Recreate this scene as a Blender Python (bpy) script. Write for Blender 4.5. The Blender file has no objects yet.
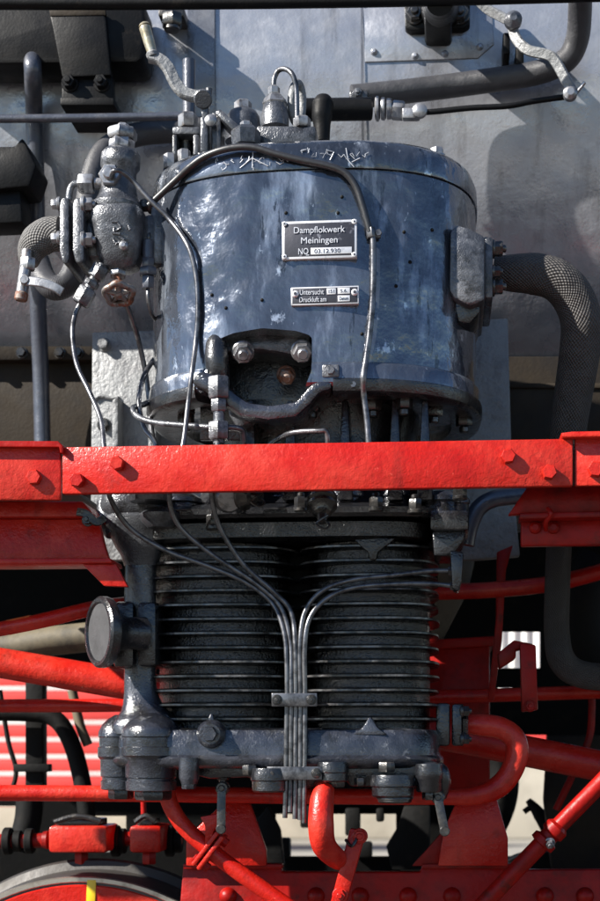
import bpy, bmesh, math, random
from mathutils import Vector, Matrix
random.seed(7)
R = math.radians
scn = bpy.context.scene
COL = scn.collection
# ------------------------------------------------------------------ camera, sky, sun, exposure
S, DC, HZ, ZC = 580.0, 2.6, 740.0, 1.09        # picture units per metre at Y=0, camera distance, horizon row, camera height
SUN = Vector((-0.75, -0.33, 0.56)).normalized()
cam = bpy.data.objects.new('camera', bpy.data.cameras.new('camera')); COL.objects.link(cam)
cam.location = (0, -DC, ZC); cam.rotation_euler = (R(90), 0, 0)
cd = cam.data; cd.sensor_fit = 'VERTICAL'; cd.sensor_height = 36.0
cd.lens = 36.0 * DC / (901.0 / S); cd.shift_y = (HZ - 450.5) / 901.0
cd.clip_start = 0.05; cd.clip_end = 2000
cd.dof.use_dof = True; cd.dof.focus_distance = 2.62; cd.dof.aperture_fstop = 5.0
scn.camera = cam
w = bpy.data.worlds.new('World'); scn.world = w; w.use_nodes = True
nt = w.node_tree
sky = nt.nodes.new('ShaderNodeTexSky'); sky.sky_type = 'NISHITA'; sky.sun_disc = False
sky.sun_elevation = math.asin(SUN.z); sky.sun_rotation = math.atan2(SUN.x, SUN.y)
sky.air_density = 1.0; sky.dust_density = 0.15; sky.ozone_density = 4.5
bg = nt.nodes['Background']; bg.inputs['Strength'].default_value = 0.06
nt.links.new(sky.outputs[0], bg.inputs[0])
sl = bpy.data.lights.new('sun', 'SUN'); sl.energy = 5.0; sl.angle = R(0.5); sl.color = (1.0, 0.95, 0.87)
so = bpy.data.objects.new('sun', sl); COL.objects.link(so)
so.rotation_euler = (-SUN).to_track_quat('-Z', 'Y').to_euler(); so.location = (-4, -4, 6)
scn.view_settings.view_transform = 'Standard'; scn.view_settings.look = 'None'
scn.view_settings.exposure = 1.35; scn.view_settings.gamma = 1.0

# ------------------------------------------------------------------ frames: the engine stands slightly turned to the camera
K = -0.000168
T = Vector((1, K * S, 0)).normalized()          # along the engine
N = Vector((-K * S, 1, 0)).normalized()         # away from the viewer, into the engine
Z = Vector((0, 0, 1))
def P(px, py, Y=0.0):
    Y = Y + K * (px - 300)
    f = (DC + Y) / DC / S
    return Vector(((px - 300) * f, Y, ZC + (HZ - py) * f))
def Ln(n, Y=0.0):
    return n / S * (DC + Y) / DC
CAM = Vector((0, -DC, ZC))
def hit(px, py, inside, t0=1.5, t1=5.0, off=0.0):
    d = Vector(((px - 300) / S, DC, (HZ - py) / S)).normalized()
    t = t0
    while t < t1:
        if inside(CAM + d * t): break
        t += 0.01
    a, b = t - 0.01, t
    for _ in range(18):
        m = (a + b) / 2
        if inside(CAM + d * m): b = m
        else: a = m
    return CAM + d * (a - off)

# ------------------------------------------------------------------ materials
MATS = {}
def mat(name, base, rough=0.5, metal=0.0, coat=0.0, coatr=0.1, bumps=(), patches=(), rvar=0.0, spec=0.5, bk=0.55):
    """bumps: (scale, distance, detail); patches: (colour, scale, lo, hi, stretch, amount)"""
    m = bpy.data.materials.new(name); m.use_nodes = True
    t = m.node_tree; n = t.nodes; L = t.links
    b = n['Principled BSDF']
    b.inputs['Base Color'].default_value = (*base, 1)
    b.inputs['Roughness'].default_value = rough
    b.inputs['Metallic'].default_value = metal
    b.inputs['Specular IOR Level'].default_value = spec
    b.inputs['Coat Weight'].default_value = coat
    b.inputs['Coat Roughness'].default_value = coatr
    tc = n.new('ShaderNodeTexCoord')
    info = n.new('ShaderNodeObjectInfo')
    ofs = n.new('ShaderNodeVectorMath'); ofs.operation = 'ADD'
    L.new(tc.outputs['Object'], ofs.inputs[0]); L.new(info.outputs['Random'], ofs.inputs[1])
    co = ofs.outputs[0]
    cur = None
    for i, (c, sc, lo, hi, st, amt) in enumerate(patches):
        mp = n.new('ShaderNodeMapping'); mp.inputs['Scale'].default_value = st
        mp.inputs['Location'].default_value = (3.1 * i, 1.7 * i, 0.9 * i)
        L.new(co, mp.inputs[0])
        nz = n.new('ShaderNodeTexNoise'); nz.inputs['Scale'].default_value = sc; nz.inputs['Detail'].default_value = 8
        nz.inputs['Roughness'].default_value = 0.68
        L.new(mp.outputs[0], nz.inputs['Vector'])
        mr = n.new('ShaderNodeMapRange'); mr.inputs['From Min'].default_value = lo; mr.inputs['From Max'].default_value = hi
        mr.inputs['To Max'].default_value = amt
        L.new(nz.outputs['Fac'], mr.inputs['Value'])
        mx = n.new('ShaderNodeMix'); mx.data_type = 'RGBA'
        if cur is None: mx.inputs[6].default_value = (*base, 1)
        else: L.new(cur, mx.inputs[6])
        mx.inputs[7].default_value = (*c, 1)
        L.new(mr.outputs[0], mx.inputs[0])
        cur = mx.outputs[2]
    if cur is not None: L.new(cur, b.inputs['Base Color'])
    if rvar:
        nz = n.new('ShaderNodeTexNoise'); nz.inputs['Scale'].default_value = 22; nz.inputs['Detail'].default_value = 6
        L.new(co, nz.inputs['Vector'])
        mr = n.new('ShaderNodeMapRange'); mr.inputs['From Min'].default_value = 0.3; mr.inputs['From Max'].default_value = 0.7
        mr.inputs['To Min'].default_value = max(0.03, rough - rvar); mr.inputs['To Max'].default_value = min(1, rough + rvar)
        L.new(nz.outputs['Fac'], mr.inputs['Value']); L.new(mr.outputs[0], b.inputs['Roughness'])
    prev = None
    for sc, dist, det in bumps:
        dist *= bk
        nz = n.new('ShaderNodeTexNoise'); nz.inputs['Scale'].default_value = sc; nz.inputs['Detail'].default_value = det
        L.new(co, nz.inputs['Vector'])
        bp = n.new('ShaderNodeBump'); bp.inputs['Distance'].default_value = dist; bp.inputs['Strength'].default_value = 1.0
        L.new(nz.outputs['Fac'], bp.inputs['Height'])
        if prev: L.new(prev, bp.inputs['Normal'])
        prev = bp.outputs[0]
    if prev:
        L.new(prev, b.inputs['Normal']); L.new(prev, b.inputs['Coat Normal'])
    MATS[name] = m
    return m
ONE = (1, 1, 1)
M_ENAMEL = mat('worn_pump_enamel', (0.085, 0.100, 0.130), 0.21, 0.60, 1.0, 0.03,
    bumps=((6, 0.018, 2), (26, 0.0030, 3), (80, 0.0006, 3)), bk=1.0,
    patches=(((0.028, 0.032, 0.042), 4, 0.42, 0.58, (1, 1, 0.4), 0.9), ((0.42, 0.47, 0.55), 10, 0.53, 0.68, (1.3, 1.3, 0.35), 0.6), ((0.55, 0.6, 0.66), 30, 0.63, 0.68, (1, 1, 0.6), 0.7), ((0.012, 0.013, 0.016), 26, 0.60, 0.64, (1.6, 1.6, 0.3), 0.85)), rvar=0.12)  # pale patches mix real wear with bright reflections put into the colour
M_CAST = mat('grey_rough_casting', (0.045, 0.048, 0.056), 0.36, 0.3, 0.5, 0.16,
    bumps=((18, 0.004, 2), (120, 0.0014, 4), (360, 0.0022, 3)), bk=0.42,
    patches=(((0.15, 0.155, 0.17), 26, 0.48, 0.64, ONE, 0.85), ((0.012, 0.012, 0.013), 34, 0.54, 0.64, ONE, 0.9)), rvar=0.12)
M_DARKCAST = mat('oily_dark_casting', (0.010, 0.0105, 0.013), 0.30, 0.2, 0.7, 0.14,
    bumps=((22, 0.005, 3), (120, 0.002, 4), (330, 0.0018, 3)), bk=0.42,
    patches=(((0.035, 0.034, 0.037), 26, 0.52, 0.68, ONE, 0.9), ((0.045, 0.028, 0.014), 13, 0.58, 0.72, ONE, 0.75)), rvar=0.12)
M_FIN = mat('black_oily_fins', (0.0025, 0.0025, 0.003), 0.22, 0.0, 0.4, 0.12,
    bumps=((30, 0.002, 3), (260, 0.0030, 4)),
    patches=(((0.012, 0.011, 0.012), 40, 0.56, 0.7, ONE, 0.8),), rvar=0.15)
M_CORE = mat('grainy_oily_barrel', (0.0035, 0.0035, 0.004), 0.20, 0.0, 0.7, 0.10, bumps=((40, 0.003, 3), (240, 0.0035, 4)), bk=1.0,
    patches=(((0.018, 0.017, 0.018), 45, 0.50, 0.66, ONE, 0.9),), rvar=0.1)
M_FINEDGE = mat('sunlit_fin_edge', (0.12, 0.115, 0.115), 0.28, 0.4, 0.4, 0.15, bumps=((200, 0.0015, 3),), patches=(((0.006, 0.006, 0.006), 24, 0.40, 0.56, ONE, 0.97),))  # bright sunlit lines along the fin rims, put into the colour
M_BLUECAST = mat('steel_blue_casting', (0.018, 0.020, 0.028), 0.26, 0.25, 0.8, 0.10,
    bumps=((12, 0.006, 2), (110, 0.0010, 4), (360, 0.0016, 3)), bk=0.5,
    patches=(((0.05, 0.054, 0.068), 14, 0.48, 0.64, ONE, 0.9), ((0.20, 0.205, 0.22), 45, 0.60, 0.70, ONE, 0.7), ((0.010, 0.009, 0.008), 20, 0.52, 0.64, ONE, 0.9)), rvar=0.12)
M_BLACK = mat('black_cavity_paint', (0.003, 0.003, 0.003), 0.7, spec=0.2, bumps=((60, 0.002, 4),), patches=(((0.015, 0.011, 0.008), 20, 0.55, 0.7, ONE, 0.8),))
M_STEEL = mat('dull_steel_pipe', (0.15, 0.15, 0.158), 0.33, 0.75, bumps=((60, 0.001, 3), (300, 0.0003, 2)),
    patches=(((0.035, 0.035, 0.038), 45, 0.46, 0.62, ONE, 0.85),), rvar=0.1)
M_NUT = mat('grey_zinc_nut', (0.30, 0.30, 0.31), 0.36, 0.7, bumps=((90, 0.001, 3), (350, 0.0004, 2)),
    patches=(((0.07, 0.07, 0.075), 40, 0.48, 0.64, ONE, 0.9), ((0.16, 0.10, 0.06), 30, 0.6, 0.72, ONE, 0.7)), rvar=0.1)
M_DNUT = mat('dark_oiled_nut', (0.022, 0.021, 0.021), 0.33, 0.4, 0.5, bumps=((90, 0.001, 3), (300, 0.0008, 2)),
    patches=(((0.09, 0.08, 0.07), 35, 0.52, 0.66, ONE, 0.8),), rvar=0.12)
M_RED = mat('red_frame_paint', (0.41, 0.010, 0.005), 0.34, 0.0, 0.12, 0.12, spec=0.25,
    bumps=((9, 0.003, 3), (130, 0.0020, 4), (380, 0.0008, 2)),
    patches=(((0.52, 0.045, 0.026), 7, 0.45, 0.65, ONE, 0.7), ((0.33, 0.005, 0.003), 16, 0.48, 0.65, ONE, 0.8), ((0.16, 0.010, 0.007), 9, 0.56, 0.72, (3, 3, 0.35), 0.55), ((0.05, 0.010, 0.008), 15, 0.58, 0.76, ONE, 0.75), ((0.68, 0.10, 0.07), 60, 0.64, 0.72, ONE, 0.7), ((0.03, 0.012, 0.010), 110, 0.67, 0.72, ONE, 0.8)), rvar=0.1)
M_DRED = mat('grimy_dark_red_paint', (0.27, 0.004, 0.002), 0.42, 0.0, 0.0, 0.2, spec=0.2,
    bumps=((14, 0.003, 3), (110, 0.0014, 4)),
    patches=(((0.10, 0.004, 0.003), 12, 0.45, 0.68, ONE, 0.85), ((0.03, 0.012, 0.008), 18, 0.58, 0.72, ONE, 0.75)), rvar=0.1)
M_BOILER = mat('boiler_cladding_paint', (0.27, 0.277, 0.305), 0.31, 0.5, 0.3, 0.2,
    bumps=((5, 0.012, 2), (24, 0.003, 3), (160, 0.0007, 3)),
    patches=(((0.36, 0.37, 0.40), 2.5, 0.38, 0.66, (1, 1, 1.3), 0.9), ((0.55, 0.55, 0.57), 5, 0.58, 0.70, ONE, 0.4), ((0.09, 0.085, 0.085), 5, 0.54, 0.75, (3, 2, 0.4), 0.8), ((0.75, 0.75, 0.75), 60, 0.70, 0.73, ONE, 0.9)), rvar=0.14)
M_SADDLE = mat('brown_grimy_plate', (0.024, 0.018, 0.012), 0.65, 0.0, 0.0, 0.3, spec=0.15,
    bumps=((12, 0.003, 3), (140, 0.0012, 4)), patches=(((0.014, 0.012, 0.011), 6, 0.42, 0.62, ONE, 0.9), ((0.05, 0.038, 0.026), 8, 0.56, 0.72, (1, 1, 0.5), 0.7)), rvar=0.1)
M_BPAINT = mat('black_gloss_paint', (0.004, 0.004, 0.0045), 0.5, 0, 0.0, 0.2, spec=0.18, bumps=((20, 0.002, 3), (200, 0.0007, 3)),
    patches=(((0.025, 0.02, 0.016), 30, 0.6, 0.72, ONE, 0.6),), rvar=0.1)
M_BPIPE = mat('blue_grey_pipe_paint', (0.05, 0.056, 0.075), 0.36, 0.2, 0.4, 0.2, bumps=((40, 0.002, 3), (220, 0.0008, 3)),
    patches=(((0.11, 0.11, 0.12), 20, 0.52, 0.7, ONE, 0.7),), rvar=0.1)
M_MOUNT = mat('pale_grey_mount_paint', (0.18, 0.185, 0.19), 0.55, 0.1, 0.1, 0.3, bumps=((30, 0.004, 4), (110, 0.003, 4), (400, 0.0006, 2)), bk=0.9,
    patches=(((0.11, 0.11, 0.115), 16, 0.5, 0.66, ONE, 0.8), ((0.06, 0.055, 0.05), 35, 0.62, 0.72, ONE, 0.7)), rvar=0.08)
M_PLATEBG = mat('nameplate_dark_field', (0.045, 0.045, 0.055), 0.4, 0.4, bumps=((150, 0.0004, 3),), patches=(((0.25, 0.25, 0.28), 60, 0.6, 0.68, ONE, 0.7),))
M_PLATE = mat('nameplate_white_metal', (0.62, 0.62, 0.64), 0.35, 0.35, bumps=((200, 0.0003, 2),), patches=(((0.2, 0.2, 0.21), 70, 0.58, 0.7, ONE, 0.8),))
M_RUST = mat('rusty_iron', (0.16, 0.055, 0.025), 0.65, 0.2, bumps=((120, 0.001, 4),), patches=(((0.22, 0.19, 0.17), 60, 0.48, 0.6, ONE, 0.9), ((0.05, 0.03, 0.02), 40, 0.58, 0.7, ONE, 0.8)))
M_WHEEL = mat('worn_hand_wheel', (0.20, 0.19, 0.185), 0.4, 0.5, bumps=((120, 0.0015, 4),), patches=(((0.17, 0.06, 0.025), 38, 0.47, 0.56, ONE, 0.9), ((0.03, 0.025, 0.02), 50, 0.56, 0.66, ONE, 0.8)))
M_RUBBER = mat('black_rubber', (0.016, 0.016, 0.018), 0.4, 0, 0.2, 0.3, bumps=((120, 0.0008, 3),))
M_BRASS = mat('worn_brass_grip', (0.42, 0.36, 0.24), 0.32, 0.7, bumps=((90, 0.0005, 3),), patches=(((0.6, 0.58, 0.5), 50, 0.5, 0.65, ONE, 0.8), ((0.1, 0.08, 0.06), 35, 0.58, 0.7, ONE, 0.8)))
M_SCRATCH = mat('bare_scratch', (0.42, 0.44, 0.48), 0.5, 0.3)
M_YELLOW = mat('yellow_mark_paint', (0.75, 0.52, 0.02), 0.4, bumps=((150, 0.0005, 3),))
M_ORANGE = mat('orange_sunlit_patch', (0.62, 0.13, 0.03), 0.4, bumps=((130, 0.001, 3),), patches=(((0.45, 0.03, 0.01), 25, 0.5, 0.64, ONE, 0.8),))  # orange colour stands for sunlight falling on the red rod
M_TYRE = mat('bare_tyre_steel', (0.05, 0.047, 0.045), 0.5, 0.4, bumps=((80, 0.001, 3),), patches=(((0.05, 0.045, 0.04), 20, 0.45, 0.62, ONE, 0.9),), rvar=0.1)
M_TYREF = mat('polished_tyre_edge', (0.42, 0.38, 0.33), 0.3, 0.8, bumps=((80, 0.0006, 3),), patches=(((0.12, 0.1, 0.08), 25, 0.5, 0.7, ONE, 0.8),))
M_GROUND = mat('pale_yard_ground', (0.24, 0.225, 0.195), 0.9, bumps=((3, 0.02, 4),), patches=(((0.18, 0.17, 0.15), 1.2, 0.45, 0.65, ONE, 0.8),))
M_BED = mat('dark_added_ballast', (0.06, 0.052, 0.045), 0.9, bumps=((25, 0.04, 4),), patches=(((0.11, 0.10, 0.09), 30, 0.5, 0.65, ONE, 0.8),))
M_DECK = mat('dark_deck_plate', (0.05, 0.047, 0.045), 0.65, bumps=((60, 0.003, 3),))
M_WHITE = mat('white_wall_paint', (0.78, 0.76, 0.72), 0.7, patches=(((0.6, 0.57, 0.52), 3, 0.5, 0.7, ONE, 0.6),))
M_BEIGE = mat('pale_beige_wall', (0.42, 0.38, 0.31), 0.8, patches=(((0.28, 0.25, 0.2), 2, 0.45, 0.65, ONE, 0.7),))
M_BARRED = mat('distant_red_paint', (0.62, 0.05, 0.04), 0.5, patches=(((0.5, 0.035, 0.03), 2, 0.45, 0.65, ONE, 0.8),))
M_TAN = mat('tan_grimy_bar', (0.12, 0.10, 0.065), 0.6, bumps=((60, 0.001, 4),), patches=(((0.05, 0.045, 0.035), 14, 0.48, 0.66, ONE, 0.9),))

def weave(name, base, hi, nu, nv, dist, rough=0.6, spiral=0.0, lump=0.003):
    m = bpy.data.materials.new(name); m.use_nodes = True
    t = m.node_tree; n = t.nodes; L = t.links; b = n['Principled BSDF']
    uv = n.new('ShaderNodeUVMap'); sp = n.new('ShaderNodeSeparateXYZ'); L.new(uv.outputs[0], sp.inputs[0])
    tc = n.new('ShaderNodeTexCoord')
    nz0 = n.new('ShaderNodeTexNoise'); nz0.inputs['Scale'].default_value = 25; L.new(tc.outputs['Object'], nz0.inputs['Vector'])
    def M(op, a, b_=None):
        q = n.new('ShaderNodeMath'); q.operation = op
        for i, v in enumerate((a, b_)):
            if v is None: continue
            if isinstance(v, (int, float)): q.inputs[i].default_value = v
            else: L.new(v, q.inputs[i])
        return q.outputs[0]
    wob = M('MULTIPLY', nz0.outputs['Fac'], 3.0)
    u = M('ADD', M('MULTIPLY', sp.outputs[0], 6.28318 * nu), wob)
    v = M('ADD', M('ADD', M('MULTIPLY', sp.outputs[1], 6.28318 * nv), M('MULTIPLY', sp.outputs[0], 6.28318 * round(spiral))), wob)
    if nu:
        h = M('MULTIPLY', M('SINE', u), M('SINE', v))
    else:
        h = M('SINE', v)
    h01 = M('ADD', M('MULTIPLY', h, 0.5), 0.5)
    nz = n.new('ShaderNodeTexNoise'); nz.inputs['Scale'].default_value = 30; nz.inputs['Detail'].default_value = 5
    L.new(tc.outputs['Object'], nz.inputs['Vector'])
    fac = M('MULTIPLY', h01, nz.outputs['Fac'])
    mx = n.new('ShaderNodeMix'); mx.data_type = 'RGBA'
    mx.inputs[6].default_value = (*base, 1); mx.inputs[7].default_value = (*hi, 1)
    L.new(fac, mx.inputs[0]); L.new(mx.outputs[2], b.inputs['Base Color'])
    b.inputs['Roughness'].default_value = rough
    b1 = n.new('ShaderNodeBump'); b1.inputs['Distance'].default_value = dist; L.new(h01, b1.inputs['Height'])
    b2 = n.new('ShaderNodeBump'); b2.inputs['Distance'].default_value = lump; L.new(nz.outputs['Fac'], b2.inputs['Height'])
    L.new(b1.outputs[0], b2.inputs['Normal']); L.new(b2.outputs[0], b.inputs['Normal'])
    return m
M_BRAID = weave('braided_lagging', (0.026, 0.023, 0.021), (0.10, 0.09, 0.085), 36, 140, 0.0026, lump=0.009)
M_KNIT = weave('knitted_grey_lagging', (0.05, 0.048, 0.046), (0.24, 0.23, 0.22), 30, 120, 0.0025)
M_CORD = weave('cord_wrapped_lagging', (0.025, 0.025, 0.028), (0.075, 0.075, 0.085), 0, 420, 0.00025, 0.5, 1)
M_MESH = weave('strainer_gauze', (0.02, 0.02, 0.022), (0.13, 0.13, 0.14), 60, 60, 0.001)

# ------------------------------------------------------------------ mesh builder
class MB:
    def __init__(s): s.bm = bmesh.new(); s.uv = s.bm.loops.layers.uv.new('UVMap')
    def add(s, verts, faces, uvs=None):
        vs = [s.bm.verts.new(v) for v in verts]
        for k, f in enumerate(faces):
            try: fc = s.bm.faces.new([vs[i] for i in f])
            except ValueError: continue
            if uvs and uvs[k]:
                for l, q in zip(fc.loops, uvs[k]): l[s.uv].uv = q
        return s
    def merge(s, b2):
        b2.verts.index_update()
        s.add([v.co.copy() for v in b2.verts], [[v.index for v in f.verts] for f in b2.faces]); b2.free(); return s
    def loft(s, rings, closed=False, cap=True, uvv=None):
        n = len(rings[0]); verts = [p for r in rings for p in r]; faces = []; uvs = []
        m = len(rings)
        for j in range(m if closed else m - 1):
            j2 = (j + 1) % m
            for i in range(n):
                i2 = (i + 1) % n
                faces.append((j * n + i, j * n + i2, j2 * n + i2, j2 * n + i))
                if uvv: uvs.append(((i / n, uvv[j]), ((i + 1) / n, uvv[j]), ((i + 1) / n, uvv[j2]), (i / n, uvv[j2])))
                else: uvs.append(None)
        if cap and not closed:
            faces.append(tuple(reversed(range(n)))); uvs.append(None)
            faces.append(tuple((m - 1) * n + i for i in range(n))); uvs.append(None)
        return s.add(verts, faces, uvs)
    def tube(s, pts, r, n=14, steps=8, closed=False):
        pts = [Vector(p) for p in pts]; rr = r if isinstance(r, (list, tuple)) else [r] * len(pts)
        c, cr = [], []
        m = len(pts)
        if steps > 1 and m > 2:
            for i in range(m if closed else m - 1):
                if closed: p0, p1, p2, p3 = pts[(i - 1) % m], pts[i], pts[(i + 1) % m], pts[(i + 2) % m]
                else: p0, p1, p2, p3 = pts[max(i - 1, 0)], pts[i], pts[i + 1], pts[min(i + 2, m - 1)]
                for k in range(steps):
                    t = k / steps
                    c.append(0.5 * ((2 * p1) + (-p0 + p2) * t + (2 * p0 - 5 * p1 + 4 * p2 - p3) * t * t + (-p0 + 3 * p1 - 3 * p2 + p3) * t ** 3))
                    cr.append(rr[i] * (1 - t) + rr[(i + 1) % m] * t)
            if not closed: c.append(pts[-1]); cr.append(rr[-1])
        else: c, cr = pts, rr
        rings = []; nrm = None; L = 0; uvv = []
        for i, p in enumerate(c):
            if closed: tg = c[(i + 1) % len(c)] - c[i - 1]
            else: tg = c[min(i + 1, len(c) - 1)] - c[max(i - 1, 0)]
            if tg.length < 1e-9: tg = Vector((0, 0, 1))
            tg.normalize()
            if nrm is None:
                nrm = tg.orthogonal().normalized()
            nrm = (nrm - tg * nrm.dot(tg)).normalized()
            bi = tg.cross(nrm)
            if i: L += (p - c[i - 1]).length
            uvv.append(L)
            rings.append([p + (nrm * math.cos(2 * math.pi * k / n) + bi * math.sin(2 * math.pi * k / n)) * cr[i] for k in range(n)])
        return s.loft(rings, closed, True, uvv)
    def lathe(s, p0, axis, prof, n=28, phase=0.0, squash=None):
        ax = Vector(axis).normalized(); u = ax.orthogonal().normalized()
        if abs(ax.z) > 0.9: u = T.copy(); u = (u - ax * u.dot(ax)).normalized()
        v = ax.cross(u)
        rings = [[Vector(p0) + ax * t + (u * math.cos(2 * math.pi * k / n + phase) + v * math.sin(2 * math.pi * k / n + phase)) * max(r, 1e-4) for k in range(n)] for t, r in prof]
        return s.loft(rings)
    def cyl(s, p0, p1, r0, r1=None, n=20):
        p0 = Vector(p0); p1 = Vector(p1); d = p1 - p0; r1 = r0 if r1 is None else r1; L = d.length; c = min(0.0025, L * 0.2, r0 * 0.25)
        return s.lathe(p0, d, [(0, r0 - c), (c, r0), (L - c, r1), (L, r1 - c)], n)
    def hexn(s, p0, p1, r, phase=0.3):
        p0 = Vector(p0); p1 = Vector(p1); d = p1 - p0; L = d.length; c = min(r * 0.14, L * 0.25)
        return s.lathe(p0, d, [(0, r * 0.88), (c, r), (L - c, r), (L, r * 0.88)], 6, phase)
    def prism(s, outline, depth, bevel=0.0, seg=2):
        """outline: world points, depth: vector"""
        b = bmesh.new(); depth = Vector(depth); n = len(outline)
        f = [b.verts.new(Vector(p)) for p in outline]; k = [b.verts.new(Vector(p) + depth) for p in outline]
        b.faces.new(f); b.faces.new(list(reversed(k)))
        for i in range(n): b.faces.new((f[i], k[i], k[(i + 1) % n], f[(i + 1) % n]))
        bmesh.ops.recalc_face_normals(b, faces=b.faces)
        if bevel: bmesh.ops.bevel(b, geom=list(b.edges), offset=bevel, segments=seg, affect='EDGES', profile=0.5, clamp_overlap=True)
        return s.merge(b)
    def rect(s, x0, y0, x1, y1, Y, d, bevel=0.004):
        """front rectangle given by picture rows/columns at depth Y, thickness d into the engine"""
        return s.prism([P(x0, y0, Y), P(x1, y0, Y), P(x1, y1, Y), P(x0, y1, Y)], N * d, bevel)
    def poly(s, pts, Y, d, bevel=0.003):
        return s.prism([P(x, y, Y) for x, y in pts], N * d, bevel)
    def box(s, c, sx, sy, sz, bevel=0.003, ax=None):
        a, b_, e = ax or (T, N, Z); c = Vector(c)
        return s.prism([c - a * sx / 2 - b_ * sy / 2 - e * sz / 2, c + a * sx / 2 - b_ * sy / 2 - e * sz / 2,
                        c + a * sx / 2 - b_ * sy / 2 + e * sz / 2, c - a * sx / 2 - b_ * sy / 2 + e * sz / 2], b_ * sy, bevel)
    def bolt(s, p, d, r, h=None, washer=True, stud=True, phase=0.3):
        p = Vector(p); d = Vector(d).normalized(); h = h or r * 1.1
        if washer: s.cyl(p - d * 0.004, p + d * r * 0.25, r * 1.25)
        s.hexn(p - d * 0.003, p + d * (h + r * 0.2), r, phase)
        if stud: s.cyl(p + d * h, p + d * (h + r * 0.65), r * 0.5, n=12)
        return s
    def strap(s, pts, wdt, thk, steps=6, side=None):
        """flat bar following points; wide direction = side vector"""
        pts = [Vector(p) for p in pts]; c = []
        for i in range(len(pts) - 1):
            p0, p1, p2, p3 = pts[max(i - 1, 0)], pts[i], pts[i + 1], pts[min(i + 2, len(pts) - 1)]
            for k in range(steps):
                t = k / steps
                c.append(0.5 * ((2 * p1) + (-p0 + p2) * t + (2 * p0 - 5 * p1 + 4 * p2 - p3) * t * t + (-p0 + 3 * p1 - 3 * p2 + p3) * t ** 3))
        c.append(pts[-1]); rings = []
        for i, p in enumerate(c):
            tg = (c[min(i + 1, len(c) - 1)] - c[max(i - 1, 0)]).normalized()
            sd = Vector(side); sd = (sd - tg * sd.dot(tg)).normalized(); up = tg.cross(sd)
            a = sd * wdt / 2; b_ = up * thk / 2
            rings.append([p - a * 0.8 - b_, p + a * 0.8 - b_, p + a - b_ * 0.5, p + a + b_ * 0.5, p + a * 0.8 + b_, p - a * 0.8 + b_, p - a + b_ * 0.5, p - a - b_ * 0.5])
        return s.loft(rings)
    def build(s, name, material, parent=None, angle=38, recalc=True):
        bm = s.bm
        if recalc: bmesh.ops.recalc_face_normals(bm, faces=bm.faces)
        org = Vector((0, 0, 0))
        if parent is not None: org = WORG.get(parent.name, Vector((0, 0, 0)))
        else:
            mn = Vector((min(v.co[i] for v in bm.verts) for i in range(3))); mxv = Vector((max(v.co[i] for v in bm.verts) for i in range(3)))
            org = Vector(((mn.x + mxv.x) / 2, (mn.y + mxv.y) / 2, mn.z))
        for v in bm.verts: v.co -= org
        for f in bm.faces: f.smooth = True
        for e in bm.edges:
            if len(e.link_faces) == 2 and e.calc_face_angle(0) > R(angle): e.smooth = False
        me = bpy.data.meshes.new(name); bm.to_mesh(me); bm.free()
        me.materials.append(material)
        o = bpy.data.objects.new(name, me); COL.objects.link(o)
        if parent is not None: o.parent = parent; WORG[o.name] = org.copy()
        else: o.location = org; WORG[o.name] = org.copy()
        return o
WORG = {}
def tag(o, label, cat, group=None, kind=None):
    if label: o['label'] = label
    if cat: o['category'] = cat
    if group: o['group'] = group
    if kind: o['kind'] = kind
    return o
def thing(name, loc, label, cat, group=None):
    o = bpy.data.objects.new(name, None); COL.objects.link(o); o.location = loc; o.empty_display_size = 0.05
    WORG[o.name] = Vector(loc)
    return tag(o, label, cat, group)
def text(body, center, width, height, parent, material, name='lettering', thick=0.0012):
    cu = bpy.data.curves.new('t', 'FONT'); cu.body = body; cu.size = 1; cu.extrude = 0.02; cu.align_x = 'CENTER'
    o = bpy.data.objects.new('t', cu); COL.objects.link(o)
    dg = bpy.context.evaluated_depsgraph_get(); me = bpy.data.meshes.new_from_object(o.evaluated_get(dg))
    bpy.data.objects.remove(o)
    xs = [v.co.x for v in me.vertices]; ys = [v.co.y for v in me.vertices]
    cx = (min(xs) + max(xs)) / 2; cy = (min(ys) + max(ys)) / 2
    kx = width / (max(xs) - min(xs)); ky = height / (max(ys) - min(ys))
    org = WORG.get(parent.name)
    for v in me.vertices:
        v.co = Vector(center) + T * (v.co.x - cx) * kx + Z * (v.co.y - cy) * ky - N * (v.co.z / 0.02) * thick - org
    me.name = name; me.materials.append(material)
    ob = bpy.data.objects.new(name, me); COL.objects.link(ob); ob.parent = parent; WORG[ob.name] = org.copy()
    return ob
def mb(): return MB()

# ------------------------------------------------------------------ the setting
g = mb(); g.add([(-400, -400, 0), (400, -400, 0), (400, 600, 0), (-400, 600, 0)], [(0, 1, 2, 3)])
tag(g.build('ground', M_GROUND, recalc=False), None, None, kind='structure')

g = mb(); g.add([(-60, -6, 0.004), (60, -6, 0.004), (60, 5, 0.004), (-60, 5, 0.004)], [(0, 1, 2, 3)])
tag(g.build('added_track_bed', M_BED, recalc=False), None, None, kind='structure')  # dark bed added out of view to cut light bounced off the ground

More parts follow.
